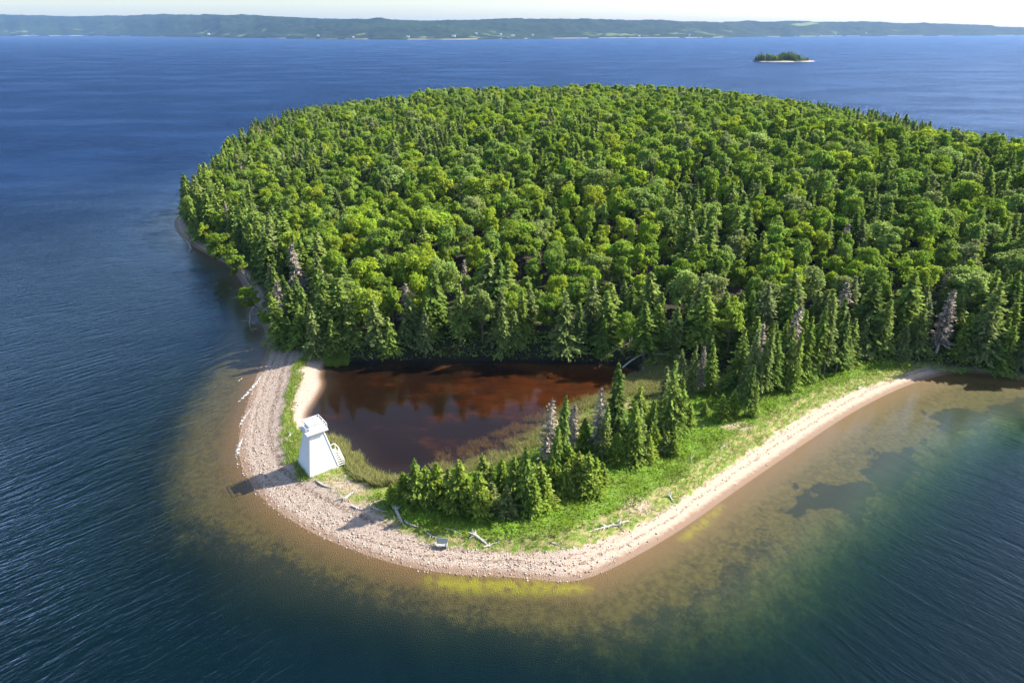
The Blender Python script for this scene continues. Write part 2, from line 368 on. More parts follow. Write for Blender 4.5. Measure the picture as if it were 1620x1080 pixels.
me = mesh_np('ground', np.stack([GX, GY, GZ], -1).reshape(-1, 3), grid_faces(len(XS), len(YS)), dict(
    sd=pin(np.clip(sd, -60, 60)), grass=pin(g), lush=pin(region(LUSH)), pond=pin(np.clip(mk['pond'], -10, 10)), up=pin(np.clip(mk['up'], -10, 10)),
    rust=pin(np.clip((GX+6)*.006+(GY-105)*.004, -.12, .2)), alg=pin(alg), weed=pin(weed), stony=pin(stony), depth=pin(depth), bare=pin(bare), reed=pin(sm(sdist(GX, GY, REEDS), -1, 1))), True)
link('ground', me, M['ground'], kind='structure', label='sand, pebble and grass island ground with shallow lake bed around it')
# lake sheet
F = grid_faces(len(XS), len(YS)); sf = sd.ravel()[F]
keep = (sf.min(1) < 3.0)
F = F[keep]; used = np.unique(F); remap = np.full(GX.size, -1); remap[used] = np.arange(len(used)); F = remap[F]
xv, yv = GX.ravel()[used], GY.ravel()[used]
wl = sm(xv, -25, 30)
# crest direction turns round the point of the island
angL = np.radians(np.where(yv > 0, 46-34*sm(yv, 55, 190), 46)); angL = np.where(yv > 190, np.radians(10), angL)
ang = np.where(xv > 0, np.radians(-52+28*sm(yv, 60, 130)), angL)
# wave phase frame integrated as a smooth potential: blend two linear frames per side
w3 = sm(xv+(yv-80)*.25, -14, 24); w2 = (1-w3)*sm(yv, 60, 230); w3 = w3*(1-sm(yv, 180, 320)); w2 = np.maximum(w2, sm(yv, 180, 320)*(1-0*yv)); w2 = np.minimum(w2, 1-w3); w1 = 1-w2-w3
wcx, wcy, wcz = w1, w2, w3
dist = np.hypot(xv, yv)
lee = sm(xv, -10, 20)*sm(-yv, -200, -110)                     # sheltered cove on the right
offs = sm(-sf.min() if False else o.ravel()[used], 2, 35)
open_ = (.25+.75*offs)*(1-.78*lee)*(1-.35*sm(-np.abs(xv-2), -22, -6)*sm(-yv, -90, -60))
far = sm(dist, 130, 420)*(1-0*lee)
dz = np.clip(-GZ.ravel()[used], 0, 40)
me = mesh_np('lake', np.stack([xv, yv, 0*xv], -1), F, dict(depth=('POINT', dz), open=('POINT', open_), far=('POINT', far),
    wc=('POINT', np.stack([wcx, wcy, wcz], -1))), True)
link('lake', me, M['lake'], kind='structure', label='blue rippled lake water, brown and green over the shallows')
# pond sheet
bx = [c[0] for c in POND]; by = [c[1] for c in POND]
px = np.arange(min(bx)-1, max(bx)+1, .6); py = np.arange(min(by)-1, max(by)+1, .6)
QX, QY = np.meshgrid(px, py); pdv = sdist(QX, QY, POND); F = grid_faces(len(px), len(py))
F = F[pdv.ravel()[F].max(1) > -.9]; used = np.unique(F); remap = np.full(QX.size, -1); remap[used] = np.arange(len(used)); F = remap[F]
qx, qy = QX.ravel()[used], QY.ravel()[used]
me = mesh_np('pond', np.stack([qx, qy, 0*qx+.35], -1), F, dict(depth=('POINT', np.clip(.35-height(qx, qy), 0, 3))), True)
link('pond', me, M['pond'], kind='structure', label='still dark pond water over rust red weed')

# ------------------------------------------------------------------ far shore
def mat_hill():
    t = NT('far_woods'); p = t.pos()
    n = t.noise(p, .012, 5, .65); n2 = t.noise(p, .0016, 3)
    c = t.mix(t.ss(n, .35, .65), (.005, .013, .009), (.018, .034, .012))
    c = t.mix(t.ss(n2, .45, .65), c, t.mix(n, (.010, .022, .010), (.028, .048, .016)))
    f = t.attr('field'); c = t.mix(f, c, t.mix(n, (.10, .15, .04), (.18, .20, .08)))
    c = t.mix(t.attr('beach'), c, (.26, .22, .17))
    return t.fin(t.n('ShaderNodeBsdfPrincipled', {'Base Color': c, 'Roughness': .95, 'Specular IOR Level': .1}).outputs[0])
SH = [(-400, 5500, 25), (0, 57, 24), (130, 57, 26), (250, 58, 23.5), (370, 60, 24), (480, 61.5, 29), (560, 62.5, 31.5), (700, 63, 33), (800, 62, 31), (900, 61, 31.5), (1000, 60.5, 33.5),
      (1100, 60, 35), (1200, 58.5, 34.5), (1330, 57.5, 35), (1420, 57, 37), (1500, 57, 38.5), (1570, 56.5, 42), (1640, 56.5, 45), (2100, 56, 47)]
pxs = np.linspace(-260, 1900, 900)
ysh = np.interp(pxs, [s[0] for s in SH[1:]], [s[1] for s in SH[1:]]); ytp = np.interp(pxs, [s[0] for s in SH[1:]], [s[2] for s in SH[1:]])
ysh = ysh+.25*(fbm(pxs/40, pxs*0+3, 3)-.5)*2
ytp = ytp+(fbm(pxs/22, pxs*0+1, 4)-.5)*1.6
NR = 60
HV = []; fld = []; bch = []
shore = np.array([gp(a, b, 0) for a, b in zip(pxs, ysh)])
rr = np.linspace(0, 1, NR)**1.3
for j, r in enumerate(rr):
    dep = r*1700
    D = shore[:, 1]+dep; X = shore[:, 0]*(D/shore[:, 1])
    top = CAM_H-(shore[:, 1]+1500)*np.tan(PITCH+np.arctan((ytp-540)/1080.0))
    prof = .06*sm(r, 0, .04)+.94*np.power(sm(np.full_like(X, r), 0.02, .9), .8)
    nz = (fbm(X/380, D/520, 4)-.5)*62*sm(r, .05, .4)*(1-.7*sm(r, .7, 1))+(fbm(X/40, D/40, 2)-.5)*16*sm(r, 0.01, .05)
    z = np.maximum(top*prof+nz, 6*sm(r, 0, .01))+.5*(r > 0)-4*(r == 0)
    HV.append(np.stack([X, D, z], -1))
    f = sm(fbm(X/160+5, D/120+2, 3), .70, .76)*sm(r, .02, .06)*sm(-r, -.4, -.15)*.8
    f2 = np.exp(-((pxs-1270)/24)**2)*sm(r, .52, .6)*sm(-r, -.72, -.66)
    fld.append(np.maximum(f, sm(f2, .3, .6)))
    bch.append(np.full(len(X), 1.0)*(r < .008)*(fbm(pxs/18, pxs*0+7, 3) > .5)*1.0)
HV = np.array(HV)
me = mesh_np('far_hills', HV.reshape(-1, 3), grid_faces(len(pxs), NR), dict(field=('POINT', np.array(fld).ravel()), beach=('POINT', np.array(bch).ravel())), True)
link('far_hills', me, mat_hill(), kind='structure', label='long low wooded hills along the far lake shore')

# ------------------------------------------------------------------ small mesh builder
class MB:
    def __init__(s): s.V = []; s.F = []
    def box(s, c, size, R=None, taper=1.0):
        sx, sy, sz = [v/2 for v in size]; b = len(s.V); R = R or Matrix.Identity(3)
        for z in (-1, 1):
            k = taper if z > 0 else 1
            for x, y in ((-1, -1), (1, -1), (1, 1), (-1, 1)):
                s.V.append(tuple(Vector(c)+R @ Vector((x*sx*k, y*sy*k, z*sz))))
        for f in ((0, 3, 2, 1), (4, 5, 6, 7), (0, 1, 5, 4), (1, 2, 6, 5), (2, 3, 7, 6), (3, 0, 4, 7)): s.F.append(tuple(b+i for i in f))
    def bar(s, a, b, w, h=None):
        a, b = Vector(a), Vector(b); d = b-a; R = d.to_track_quat('X', 'Z').to_matrix()
        s.box((a+b)/2, (d.length, w, h or w), R)
    def tube(s, pts, rad, n=6, cap=True):
        pts = [Vector(p) for p in pts]; rings = []
        for i, p in enumerate(pts):
            d = (pts[min(i+1, len(pts)-1)]-pts[max(i-1, 0)]).normalized()
            u = d.orthogonal().normalized(); v = d.cross(u); b = len(s.V); rings.append(b)
            for k in range(n):
                a = 2*math.pi*k/n; s.V.append(tuple(p+(u*math.cos(a)+v*math.sin(a))*rad[i]))
        for i in range(len(pts)-1):
            for k in range(n):
                k2 = (k+1) % n; s.F.append((rings[i]+k, rings[i]+k2, rings[i+1]+k2, rings[i+1]+k))
        if cap:
            s.F.append(tuple(rings[0]+k for k in range(n))[::-1]); s.F.append(tuple(rings[-1]+k for k in range(n)))
    def mesh(s, name, mat=None, bevel=0):
        me = bpy.data.meshes.new(name); me.from_pydata(s.V, [], s.F); me.update()
        if mat: me.materials.append(mat)
        return me

def quads(c, u, v, tone):
    """quads centred at c with half-axes u, v"""
    V = np.stack([c-u-v, c+u-v, c+u+v, c-u+v], 1).reshape(-1, 3)
    F = np.arange(len(V)).reshape(-1, 4)
    return V, F, np.repeat(tone, 1)
def unit(a): return a/np.maximum(np.linalg.norm(a, axis=-1, keepdims=True), 1e-9)
def leafmesh(name, c, nrm, size, tone, mat, asp=.8):
    r = unit(rng.normal(size=c.shape)); u = unit(np.cross(nrm, r)); v = np.cross(nrm, u)
    V, F, _ = quads(c, u*size[:, None]*.5, v*size[:, None]*.5*asp, tone)
    me = mesh_np(name, V, F, dict(tone=('FACE', tone))); me.materials.append(mat); return me

def broad_crown(name, R, H, h0, nl=26, leaves=4300, ls=.40, mat=None, sparse=0):
    """crown from h0 to H, radius R, made of leafy lobes"""
    L = []
    for i in range(nl):
        a = rng.random()*2*math.pi; q = rng.random()**.6; e = rng.random()
        zc = h0+(H-h0)*(.18+.74*e); rad = R*(.62+.26*rng.random())*math.sqrt(max(0, 1-((zc-h0-(H-h0)*.42)/((H-h0)*.60))**2))
        lr = R*(.14+.20*rng.random())
        L.append((rad*q*math.cos(a), rad*q*math.sin(a), zc, lr, rng.random()))
    L.append((0, 0, h0+(H-h0)*.78, R*.36, .6))
    per = leaves//len(L); cs = []; ns = []; tn = []
    for (x, y, z, lr, tt) in L:
        d = unit(rng.normal(size=(per, 3))); d[:, 2] = np.where(d[:, 2] < -.35, -d[:, 2], d[:, 2])
        rr_ = lr*(.72+.36*rng.random((per, 1))**.7)*(1+.22*np.sin(5*d[:, :1]+tt*9)*np.sin(6*d[:, 1:2]+tt*5))
        c = np.array([x, y, z])+d*rr_*np.array([1, 1, .82])*(1+(rng.random((per, 1)) < .16)*rng.random((per, 1))*.55)
        cs.append(c); ns.append(unit(d*.8+np.array([.25, .05, .55])*.7+rng.normal(size=(per, 3))*.5)); tn.append(np.clip(.5+(tt-.5)*.6+rng.normal(size=per)*.26, 0, 1))
    c = np.concatenate(cs); n_ = np.concatenate(ns); tn = np.concatenate(tn)
    # drop leaves buried deep in other lobes
    keepm = np.ones(len(c), bool)
    for (x, y, z, lr, tt) in L:
        keepm &= (np.linalg.norm((c-np.array([x, y, z]))/np.array([1, 1, .82]), axis=1) > lr*.66)
    c, n_, tn = c[keepm], n_[keepm], tn[keepm]
    return leafmesh(name, c, n_, ls*(.6+.8*rng.random(len(c))), tn, mat), L
def broad_trunk(name, H, h0, L, r=.16):
    b = MB(); top = h0+(H-h0)*.5
    b.tube([(0, 0, -.4), (0.05, 0, h0*.5), (0, .1, h0), (.1, 0, top), (0, 0, h0+(H-h0)*.85)], [r*1.25, r, r*.85, r*.5, .03])
    for (x, y, z, lr, tt) in L[:12]:
        z0 = h0*.75+(z-h0)*.35
        b.tube([(0, 0.05, z0), (x*.5, y*.5, z0+(z-z0)*.45), (x, y, z)], [r*.45, r*.28, .02], 4, False)
    return b.mesh(name, M['bark'])
def spruce_crown(name, H, R, mat, n_wh, per_br, ls, h0=.4, thin=1.0, droop=.25, ragged=.25, power=.85):
    cs = []; us = []; vs = []; tn = []
    zz = h0
    wh = np.linspace(0, 1, n_wh)**.92
    for t_ in wh:
        z = h0+(H-h0)*t_; r = R*((1-t_)**power)*(1+ragged*(rng.random()-.5))+.10
        nb = max(4, int(round((5+9*(r/R))*thin)))
        a0 = rng.random()*6.28
        for k in range(nb):
            if rng.random() < .2: continue
            a = a0+2*math.pi*k/nb+rng.normal()*.25; rb = r*(.65+.45*rng.random())
            nq = max(2, int(per_br*rb/R+1.5)); s = np.linspace(.25, 1, nq)+rng.normal(size=nq)*.05
            tone = np.clip(.05+.65*rng.random()+s*.25+rng.normal(size=nq)*.15, 0, 1)
            dirv = np.array([math.cos(a), math.sin(a), 0]); perp = np.array([-math.sin(a), math.cos(a), 0])
            lift = (.25*t_-.05)
            c = dirv[None]*(rb*s)[:, None]; c[:, 2] = z+rb*(lift*s-droop*s*s)+rng.normal(size=nq)*.05
            c += perp*(rng.normal(size=nq)*.12*rb*s)[:, None]
            u = dirv[None]*np.ones((nq, 1))+rng.normal(size=(nq, 3))*.35; u[:, 2] -= droop*1.2*s; u = unit(u)
            roll = rng.normal(size=(nq, 3))*.6+np.array([0, 0, 1.0]); v = unit(np.cross(u, roll))
            size = ls*(.7+.6*rng.random(nq))
            cs.append(c); us.append(u*(size*.62)[:, None]); vs.append(v*(size*(.48-.18*s))[:, None]); tn.append(tone)
    # leader
    c = np.zeros((4, 3)); c[:, 2] = H+np.array([-.3, -.1, .05, .2]); u = np.tile([0, 0, .22], (4, 1)); v = unit(rng.normal(size=(4, 3))*[1, 1, 0])*.07
    cs.append(c); us.append(u); vs.append(v); tn.append(np.full(4, .6))
    c, u, v, tn = map(np.concatenate, (cs, us, vs, tn))
    V, F, _ = quads(c, u, v, tn)
    me = mesh_np(name, V, F, dict(tone=('FACE', tn))); me.materials.append(mat); return me
def spruce_trunk(name, H, r=.16, mat='bark'):
    b = MB(); b.tube([(0, 0, -.4), (.03, 0, H*.4), (0, .02, H*.98)], [r*1.2, r*.8, .025]); return b.mesh(name, M[mat])
def dead_branches(name, H, R, n=70, mat='wood'):
    b = MB()
    for i in range(n):
        t_ = .15+.83*(i/n); z = H*t_; r = R*((1-t_)**.6)*(.5+.7*random.random())+.15; a = random.random()*6.28
        b.tube([(0, 0, z), (math.cos(a)*r*.6, math.sin(a)*r*.6, z-.02*r), (math.cos(a+.2)*r, math.sin(a+.2)*r, z-.18*r)], [.03, .02, .008], 3, False)
    return b.mesh(name, M[mat])

# prototypes: (kind, crown mesh, trunk mesh, nominal height)
BR = []
BRR = (3.8, 2.5, 4.3, 3.0, 3.4, 2.2, 3.9, 3.1)
for i in range(8):
    R, H, h0 = (3.9, 11.5, 3.4) if i % 3 == 0 else ((3.2, 12.2, 3.6) if i % 3 == 1 else (3.5, 10.6, 3.0))
    cm, L = broad_crown(f'broadleaf_crown_mesh_{i}', BRR[i], H, h0-(.6 if BRR[i] < 2.8 else 0), (26, 20, 44, 30, 36, 18, 50, 24)[i], 8500, .29, M['broad'])
    BR.append((cm, broad_trunk('broadleaf_trunk_mesh', H, h0, L), H))
SP = []
for i in range(6):
    H = 12.5; R = (2.3, 2.7, 2.0, 2.9, 2.1, 2.5)[i]
    SP.append((spruce_crown(f'spruce_crown_mesh_{i}', H, R, M['spruce'], 34, 8, .46, (1.2, .8, 2.5, 1.0, 3.2, .8)[i], .85, .28, .85, (.8, .9, .75, .85, .8, .95)[i]), spruce_trunk('spruce_trunk_mesh', H), H))
YS_ = []
for i in range(6):
    H = 5.5; R = (1.55, 1.8, 1.35, 1.7, 1.45, 1.6)[i]
    YS_.append((spruce_crown(f'young_spruce_crown_mesh_{i}', H, R, M['young'], 24, 10, .30, .25, 1.15, .10, .95, (.8, .7, .9, .65, .85, .75)[i]), spruce_trunk('young_spruce_trunk_mesh', H, .09), H))
DD = []
for i in range(3):
    H = 9.0; R = (1.3, 1.0, 1.5)[i]
    DD.append((spruce_crown(f'dead_twig_mesh_{i}', H, R, M['deadneedle'], 30, 4, .30, 1.5, .55, .2, .6, .75), None, H, dead_branches('dead_branch_mesh', H, R*1.05), spruce_trunk('dead_trunk_mesh', H, .13, 'wood')))

def dist_h(x, y): return height(np.atleast_1d(x), np.atleast_1d(y))
def put_tree(kind, proto, x, y, z, h, rot, wid=1.0, label='', category='tree', group=None, tilt=0.0):
    e = bpy.data.objects.new(kind, None); COL.objects.link(e); e.empty_display_size = .5
    e.location = (x, y, z); e.rotation_euler = (tilt+random.gauss(0, .035), tilt*.5+random.gauss(0, .035), rot)
    s = h/proto[2]; e.scale = (s*wid, s*wid, s)
    e['label'] = label; e['category'] = category
    if group: e['group'] = group
    if len(proto) == 3:
        a = link('crown', proto[0], None, e); b = link('trunk', proto[1], None, e)
    else:
        a = link('crown', proto[0], None, e); b = link('branches', proto[3], None, e); link('trunk', proto[4], None, e)
    return e

ONES = ['', 'first', 'second', 'third', 'fourth', 'fifth', 'sixth', 'seventh', 'eighth', 'ninth', 'tenth', 'eleventh', 'twelfth', 'thirteenth', 'fourteenth', 'fifteenth', 'sixteenth', 'seventeenth', 'eighteenth', 'nineteenth']
TENS = {2: 'twenty', 3: 'thirty', 4: 'forty', 5: 'fifty', 6: 'sixty', 7: 'seventy', 8: 'eighty', 9: 'ninety'}
def ordinal(n):
    if n < 20: return ONES[n]
    if n < 100:
        t_, r = divmod(n, 10)
        return (TENS[t_][:-1]+'ieth') if r == 0 else TENS[t_]+'-'+ONES[r]
    return 'hundred-and-'+ordinal(n-100) if n > 100 else 'hundredth'

# ------------------------------------------------------------------ lighthouse
def lighthouse():
    fx, fy = gp(491, 757, 1.05); z0 = hz(fx+1, fy+1.5)-.05
    a1 = math.radians(37); ex = Vector((math.cos(a1), math.sin(a1), 0)); ey = Vector((-math.sin(a1), math.cos(a1), 0))
    S = 4.35; c = Vector((fx, fy, 0))+ex*S/2+ey*S/2
    e = bpy.data.objects.new('lighthouse', None); COL.objects.link(e); e.location = (c.x, c.y, z0); e.rotation_euler = (0, 0, a1)
    e['label'] = 'small white square tapered wooden lighthouse with railed gallery on the pebble spit'; e['category'] = 'lighthouse'
    TH = 5.55-0.0
    b = MB(); b.box((0, 0, .12), (S+.12, S+.12, .34)); link('foundation', b.mesh('f', M['trim']), None, e)
    b = MB(); h = TH; b.box((0, 0, .29+h/2), (S, S, h), None, 2.15/4.35)
    tw = link('tower', b.mesh('tower', M['white']), None, e)
    # corner boards
    for sx in (-1, 1):
        for sy in (-1, 1):
            b = MB(); b.bar((sx*S/2, sy*S/2, .3), (sx*1.075, sy*1.075, .29+h), .16); link('corner_board', b.mesh('cb', M['white']), None, tw)
    b = MB(); z = .29+h
    b.box((0, 0, z+.10), (2.35, 2.35, .2)); V0 = len(b.V)
    # flared cornice
    for (zz, w_) in ((z+.2, 2.35), (z+.36, 2.62), (z+.5, 3.0)):
        k = w_/2
        b.V += [(-k, -k, zz), (k, -k, zz), (k, k, zz), (-k, k, zz)]
    for i in range(2):
        for k in range(4):
            a = V0+i*4+k; a2 = V0+i*4+(k+1) % 4; b.F.append((a, a2, a2+4, a+4))
    link('cornice', b.mesh('cornice', M['trim']), None, e)
    b = MB(); b.box((0, 0, z+.60), (3.2, 3.2, .2)); dk = link('gallery_deck', b.mesh('deck', M['trim']), None, e)
    zd = z+.70
    b = MB(); b.box((0, 0, zd+.5), (1.85, 1.85, 1.0)); ln = link('lantern_base', b.mesh('lb', M['white']), None, e)
    b = MB(); b.box((0, 0, zd+1.06), (2.0, 2.0, .12)); link('lantern_roof', b.mesh('lr', M['white']), None, e)
    b = MB(); b.tube([(.15, .3, zd+1.12), (.15, .3, zd+1.3)], [.09, .09], 8); b.tube([(.15, .3, zd+1.3), (.15, .3, zd+1.55)], [.13, .10], 8)
    link('beacon', b.mesh('bc', M['grey']), None, e)
    K = 1.5
    cor = [(-K, -K), (K, -K), (K, K), (-K, K)]
    for i in range(4):
        (x0, y0), (x1, y1) = cor[i], cor[(i+1) % 4]
        r = MB()
        r.bar((x0, y0, zd+.95), (x1, y1, zd+.95), .055); r.bar((x0, y0, zd+.5), (x1, y1, zd+.5), .04)
        rl = link('railing', r.mesh('rl', M['rail']), None, e)
        for f in (0, .5):
            q = MB(); x = x0+(x1-x0)*f; y = y0+(y1-y0)*f; q.bar((x, y, zd), (x, y, zd+1.0), .06); link('post', q.mesh('ps', M['rail']), None, rl)
    # door and stair on the +x face
    tl = (S/2-1.075)/h
    fxx = lambda zz: S/2-tl*(zz-.29)
    b = MB(); R = Matrix.Rotation(-math.atan(tl), 3, 'Y'); b.box((fxx(2.2)+.03, .3, 2.2), (.06, .9, 1.9), R)
    link('door', b.mesh('dr', M['trim']), None, e)
    st = MB()
    st.box((fxx(1.2)+.55, .35, 1.2), (1.25, 1.2, .08))
    for k in range(6):
        st.box((fxx(.7)+.60, -.42-.30*k, 1.02-.19*k), (1.05, .26, .05))
    for sx in (.12, 1.08):
        st.bar((fxx(.7)+sx, -.25, 1.12), (fxx(.7)+sx, -2.15, -.05), .05, .2)
    for sx, sy in ((.05, .9), (1.1, .9), (1.1, -.2)): st.bar((fxx(.8)+sx, sy, -.1), (fxx(.8)+sx, sy, 1.2), .09)
    sto = link('stairs', st.mesh('st', M['trim']), None, e)
    hr = MB(); xo = fxx(.7)+1.12
    hr.bar((xo, .92, 2.1), (xo, -.3, 2.1), .06, .09); hr.bar((xo, -.3, 2.1), (xo, -2.15, .95), .06, .09); hr.bar((xo, -.3, 1.6), (xo, -2.15, .45), .04)
    hr.bar((fxx(2.1)+.05, .92, 2.1), (xo, .92, 2.1), .06, .09)
    for yy, a, bb in ((.92, 1.2, 2.1), (-.3, 1.1, 2.1), (-2.15, -.1, .97)): hr.bar((xo, yy, a), (xo, yy, bb), .07)
    hr.bar((xo-1.05, -.3, 2.1), (xo-1.05, -2.15, .95), .05, .08)
    for yy, a, bb in ((-.3, 1.1, 2.1), (-2.15, -.1, .97)): hr.bar((xo-1.05, yy, a), (xo-1.05, yy, bb), .06)
    link('handrail', hr.mesh('hr', M['rail']), None, sto)
lighthouse()

# ------------------------------------------------------------------ bench, driftwood, fallen trees
x, y = gp(699, 858, 1.2); z = hz(x, y)
e = bpy.data.objects.new('wooden_bench', None); COL.objects.link(e); e.location = (x, y, z-.03); e.rotation_euler = (0, 0, math.radians(-8))
e['label'] = 'small weathered grey wooden bench facing the water at the upper edge of the pebble beach'; e['category'] = 'bench'
b = MB()
for k in range(3): b.box((0, -.28+.19*k, .45), (1.45, .17, .05))
link('seat', b.mesh('s', M['grey']), None, e)
b = MB(); Rb = Matrix.Rotation(math.radians(-14), 3, 'X')
for k in range(3): b.box((0, .24+.05*k, .62+.2*k), (1.45, .045, .17), Rb)
link('backrest', b.mesh('s', M['grey']), None, e)
for sx in (-1, 1):
    b = MB(); b.box((sx*.62, -.05, .22), (.09, .5, .42)); link('leg', b.mesh('s', M['grey']), None, e)
    b = MB(); b.box((sx*.72, -.08, .66), (.09, .55, .05)); link('armrest', b.mesh('s', M['grey']), None, e)

def driftwood(p0, p1, r0, label, nb=5, roots=False, z=1.0, lift=(0, 0), name='driftwood_log', mat='wood', group='driftwood on the beach'):
    x0, y0 = gp(*p0, z); x1, y1 = gp(*p1, z)
    A = Vector((x0, y0, hz(x0, y0)+r0*.7+lift[0])); B = Vector((x1, y1, hz(x1, y1)+r0*.4+lift[1])); d = B-A; L = d.length
    side = Vector((-d.y, d.x, 0)).normalized()
    b = MB(); pts = []; n = 6
    bend = random.uniform(-.08, .08)*L
    for i in range(n+1):
        t_ = i/n; pts.append(A+d*t_+side*(math.sin(t_*math.pi)*bend+random.uniform(-.03, .03)*L*.5)-A)
    b.tube(pts, [r0*(1-.75*i/n)*random.uniform(.85, 1.15) for i in range(n+1)], 7)
    for k in range(nb):
        t_ = random.uniform(.3, .95); p = d*t_+side*math.sin(t_*math.pi)*bend; l = L*random.uniform(.12, .32)
        q = (side*random.choice((-1, 1))*random.uniform(.4, 1)+d.normalized()*random.uniform(.2, .9)+Vector((0, 0, random.uniform(.05, .7)))).normalized()
        q2 = (q+Vector((random.uniform(-.4, .4), random.uniform(-.4, .4), random.uniform(-.3, .4)))).normalized()
        b.tube([p, p+q*l*.5, p+q*l*.5+q2*l*.5], [r0*.42*(1-.5*t_), r0*.28, .012], 5)
    if roots:
        for k in range(9):
            q = (-d.normalized()*.35+side*random.uniform(-1, 1)+Vector((0, 0, random.uniform(-.2, 1)))).normalized()
            l = r0*random.uniform(3, 6)
            q2 = (q+Vector((random.uniform(-.5, .5), random.uniform(-.5, .5), random.uniform(-.2, .3)))).normalized()
            b.tube([(0, 0, 0), q*l*.5, q*l*.5+q2*l*.5], [r0*.5, r0*.3, .02], 5)
    return link(name, b.mesh('dw', M[mat]), None, None, A, None, label=label, category='driftwood', group=group)
DW = [((978, 829), (932, 842), .20, 'long pale branching log lying at the grass edge where the beach starts turning right', 6, True),
 ((995, 823), (968, 830), .16, 'short pale log end beside the long branching log', 4, False),
 ((628, 812), (640, 832), .22, 'upturned silvery root plate beside the young spruces', 3, True),
 ((640, 826), (668, 836), .15, 'grey log trailing from the upturned root plate', 5, False),
 ((752, 848), (775, 862), .20, 'thick tangled grey log right of the bench', 6, True),
 ((765, 862), (790, 855), .13, 'thin grey log crossing the tangled one right of the bench', 4, False),
 ((500, 762), (528, 775), .15, 'dark grey log just below the front corner of the lighthouse', 4, False),
 ((545, 790), (562, 778), .14, 'grey branch pile right of the lighthouse yard', 7, True),
 ((556, 800), (580, 808), .12, 'curved bare branch on the bank below the green lawn patch', 5, False),
 ((545, 755), (560, 750), .10, 'bleached stick near the foot of the lighthouse stairs', 3, False),
 ((872, 858), (886, 862), .10, 'short dark log in the grass below the middle of the spit', 3, False),
 ((1060, 784), (1066, 790), .16, 'white stump on the beach edge right of the long branching log', 4, True),
 ((1358, 612), (1366, 606), .18, 'white log at the grass edge near the far end of the right beach', 4, False),
 ((1245, 634), (1268, 629), .10, 'thin white pole lying in the beach grass of the right strand', 1, False),
 ((1092, 735), (1098, 722), .12, 'forked grey branch above the wide bend of the right beach', 5, False),
 ((1138, 712), (1150, 705), .10, 'small branching grey limb in the grass below the bare sand patch', 6, False),
 ((466, 616), (478, 606), .09, 'pale stick on the grassy west bar between lake and pond', 2, False),
 ((455, 700), (472, 702), .10, 'pale log left of the lighthouse in the grass', 3, True),
 ((460, 690), (452, 697), .14, 'brownish stump in the grass left of the lighthouse gallery', 2, True),
 ((478, 562), (490, 575), .10, 'dark stick lying on the sandy corner under the forest', 2, False),
 ((1478, 580), (1500, 577), .12, 'dark log at the far end of the right beach under the trees', 3, False),
 ((590, 805), (612, 812), .12, 'grey limb along the bank between lighthouse yard and young spruces', 5, False),
 ((670, 838), (694, 850), .12, 'grey log along the bank left of the bench', 5, False),
 ((705, 838), (730, 846), .11, 'grey log in the straw grass just behind the bench', 5, False)]
for a in DW: driftwood(a[0], a[1], a[2], a[3], a[4], a[5])
FT = [((950, 570), (1000, 563), .2, 'fallen bare conifer with brown twigs at the pond head', 16),
 ((985, 578), (1030, 572), .2, 'bleached fallen tree lying in the dark corner of the pond', 14),
 ((1030, 574), (1060, 578), .14, 'pale fallen trunk on the marsh edge at the pond head', 8),
 ((1352, 565), (1372, 578), .15, 'bare fallen branches at the forest foot behind the right beach', 9),
 ((1372, 560), (1356, 575), .12, 'crossed bleached branch at the forest foot behind the right beach', 7),
 ((590, 568), (560, 545), .12, 'grey leaning snag at the left end of the pond bank', 12)]
for a in FT: driftwood(a[0], a[1], a[2], a[3], a[4], False, .8, (0, .8), 'fallen_tree', group='fallen trees at the forest edge')

# ------------------------------------------------------------------ trees of the spit, one by one (photo base x, base y, top y, kind)
def z3(x, y): return 560+x/3., 600+y/3.
def z4(x, y): return 1000+x/2.613, 450+y/2.613
SPIT = []
for x, b_y, t_y, k in [(180, 590, 500, 'y'), (240, 595, 440, 'y'), (300, 600, 380, 'y'), (352, 600, 440, 'y'), (395, 580, 400, 'y'), (490, 612, 385, 'y'), (552, 622, 470, 'y'), (600, 650, 450, 'y'),
  (650, 612, 495, 'y'), (630, 520, 355, 'y'), (700, 530, 380, 'y'), (722, 650, 515, 'y'), (762, 560, 370, 'y'), (820, 640, 325, 's'), (860, 640, 470, 'y'), (890, 590, 400, 'y'), (905, 610, 455, 'y'),
  (915, 390, 105, 'd'), (968, 470, 100, 's'), (955, 480, 220, 's'), (1030, 480, 320, 'y'), (1075, 520, 350, 'y'), (1110, 540, 355, 'y'), (1145, 530, 380, 'y'), (1180, 510, 400, 'y'), (1040, 330, 118, 'd'), (1015, 360, 150, 'd'),
  (1155, 350, 52, 'd'), (1095, 350, 190, 'y'), (1180, 370, 130, 's'), (1245, 390, 250, 'y'), (1235, 330, -60, 's'), (1330, 390, 110, 's'), (1385, 350, 290, 'y'), (1405, 270, 100, 's'), (1300, 330, 160, 's'),
  (1470, 350, 265, 'y'), (1520, 360, 290, 'y'), (350, 560, 420, 'y'), (455, 570, 430, 'y'), (520, 560, 420, 'y'), (585, 560, 440, 'y'), (800, 560, 380, 'y'), (850, 540, 400, 'y'), (940, 520, 380, 'y'), (1000, 540, 400, 'y')]:
    X, Y = z3(x, b_y); SPIT.append((X, Y, z3(x, t_y)[1], k))
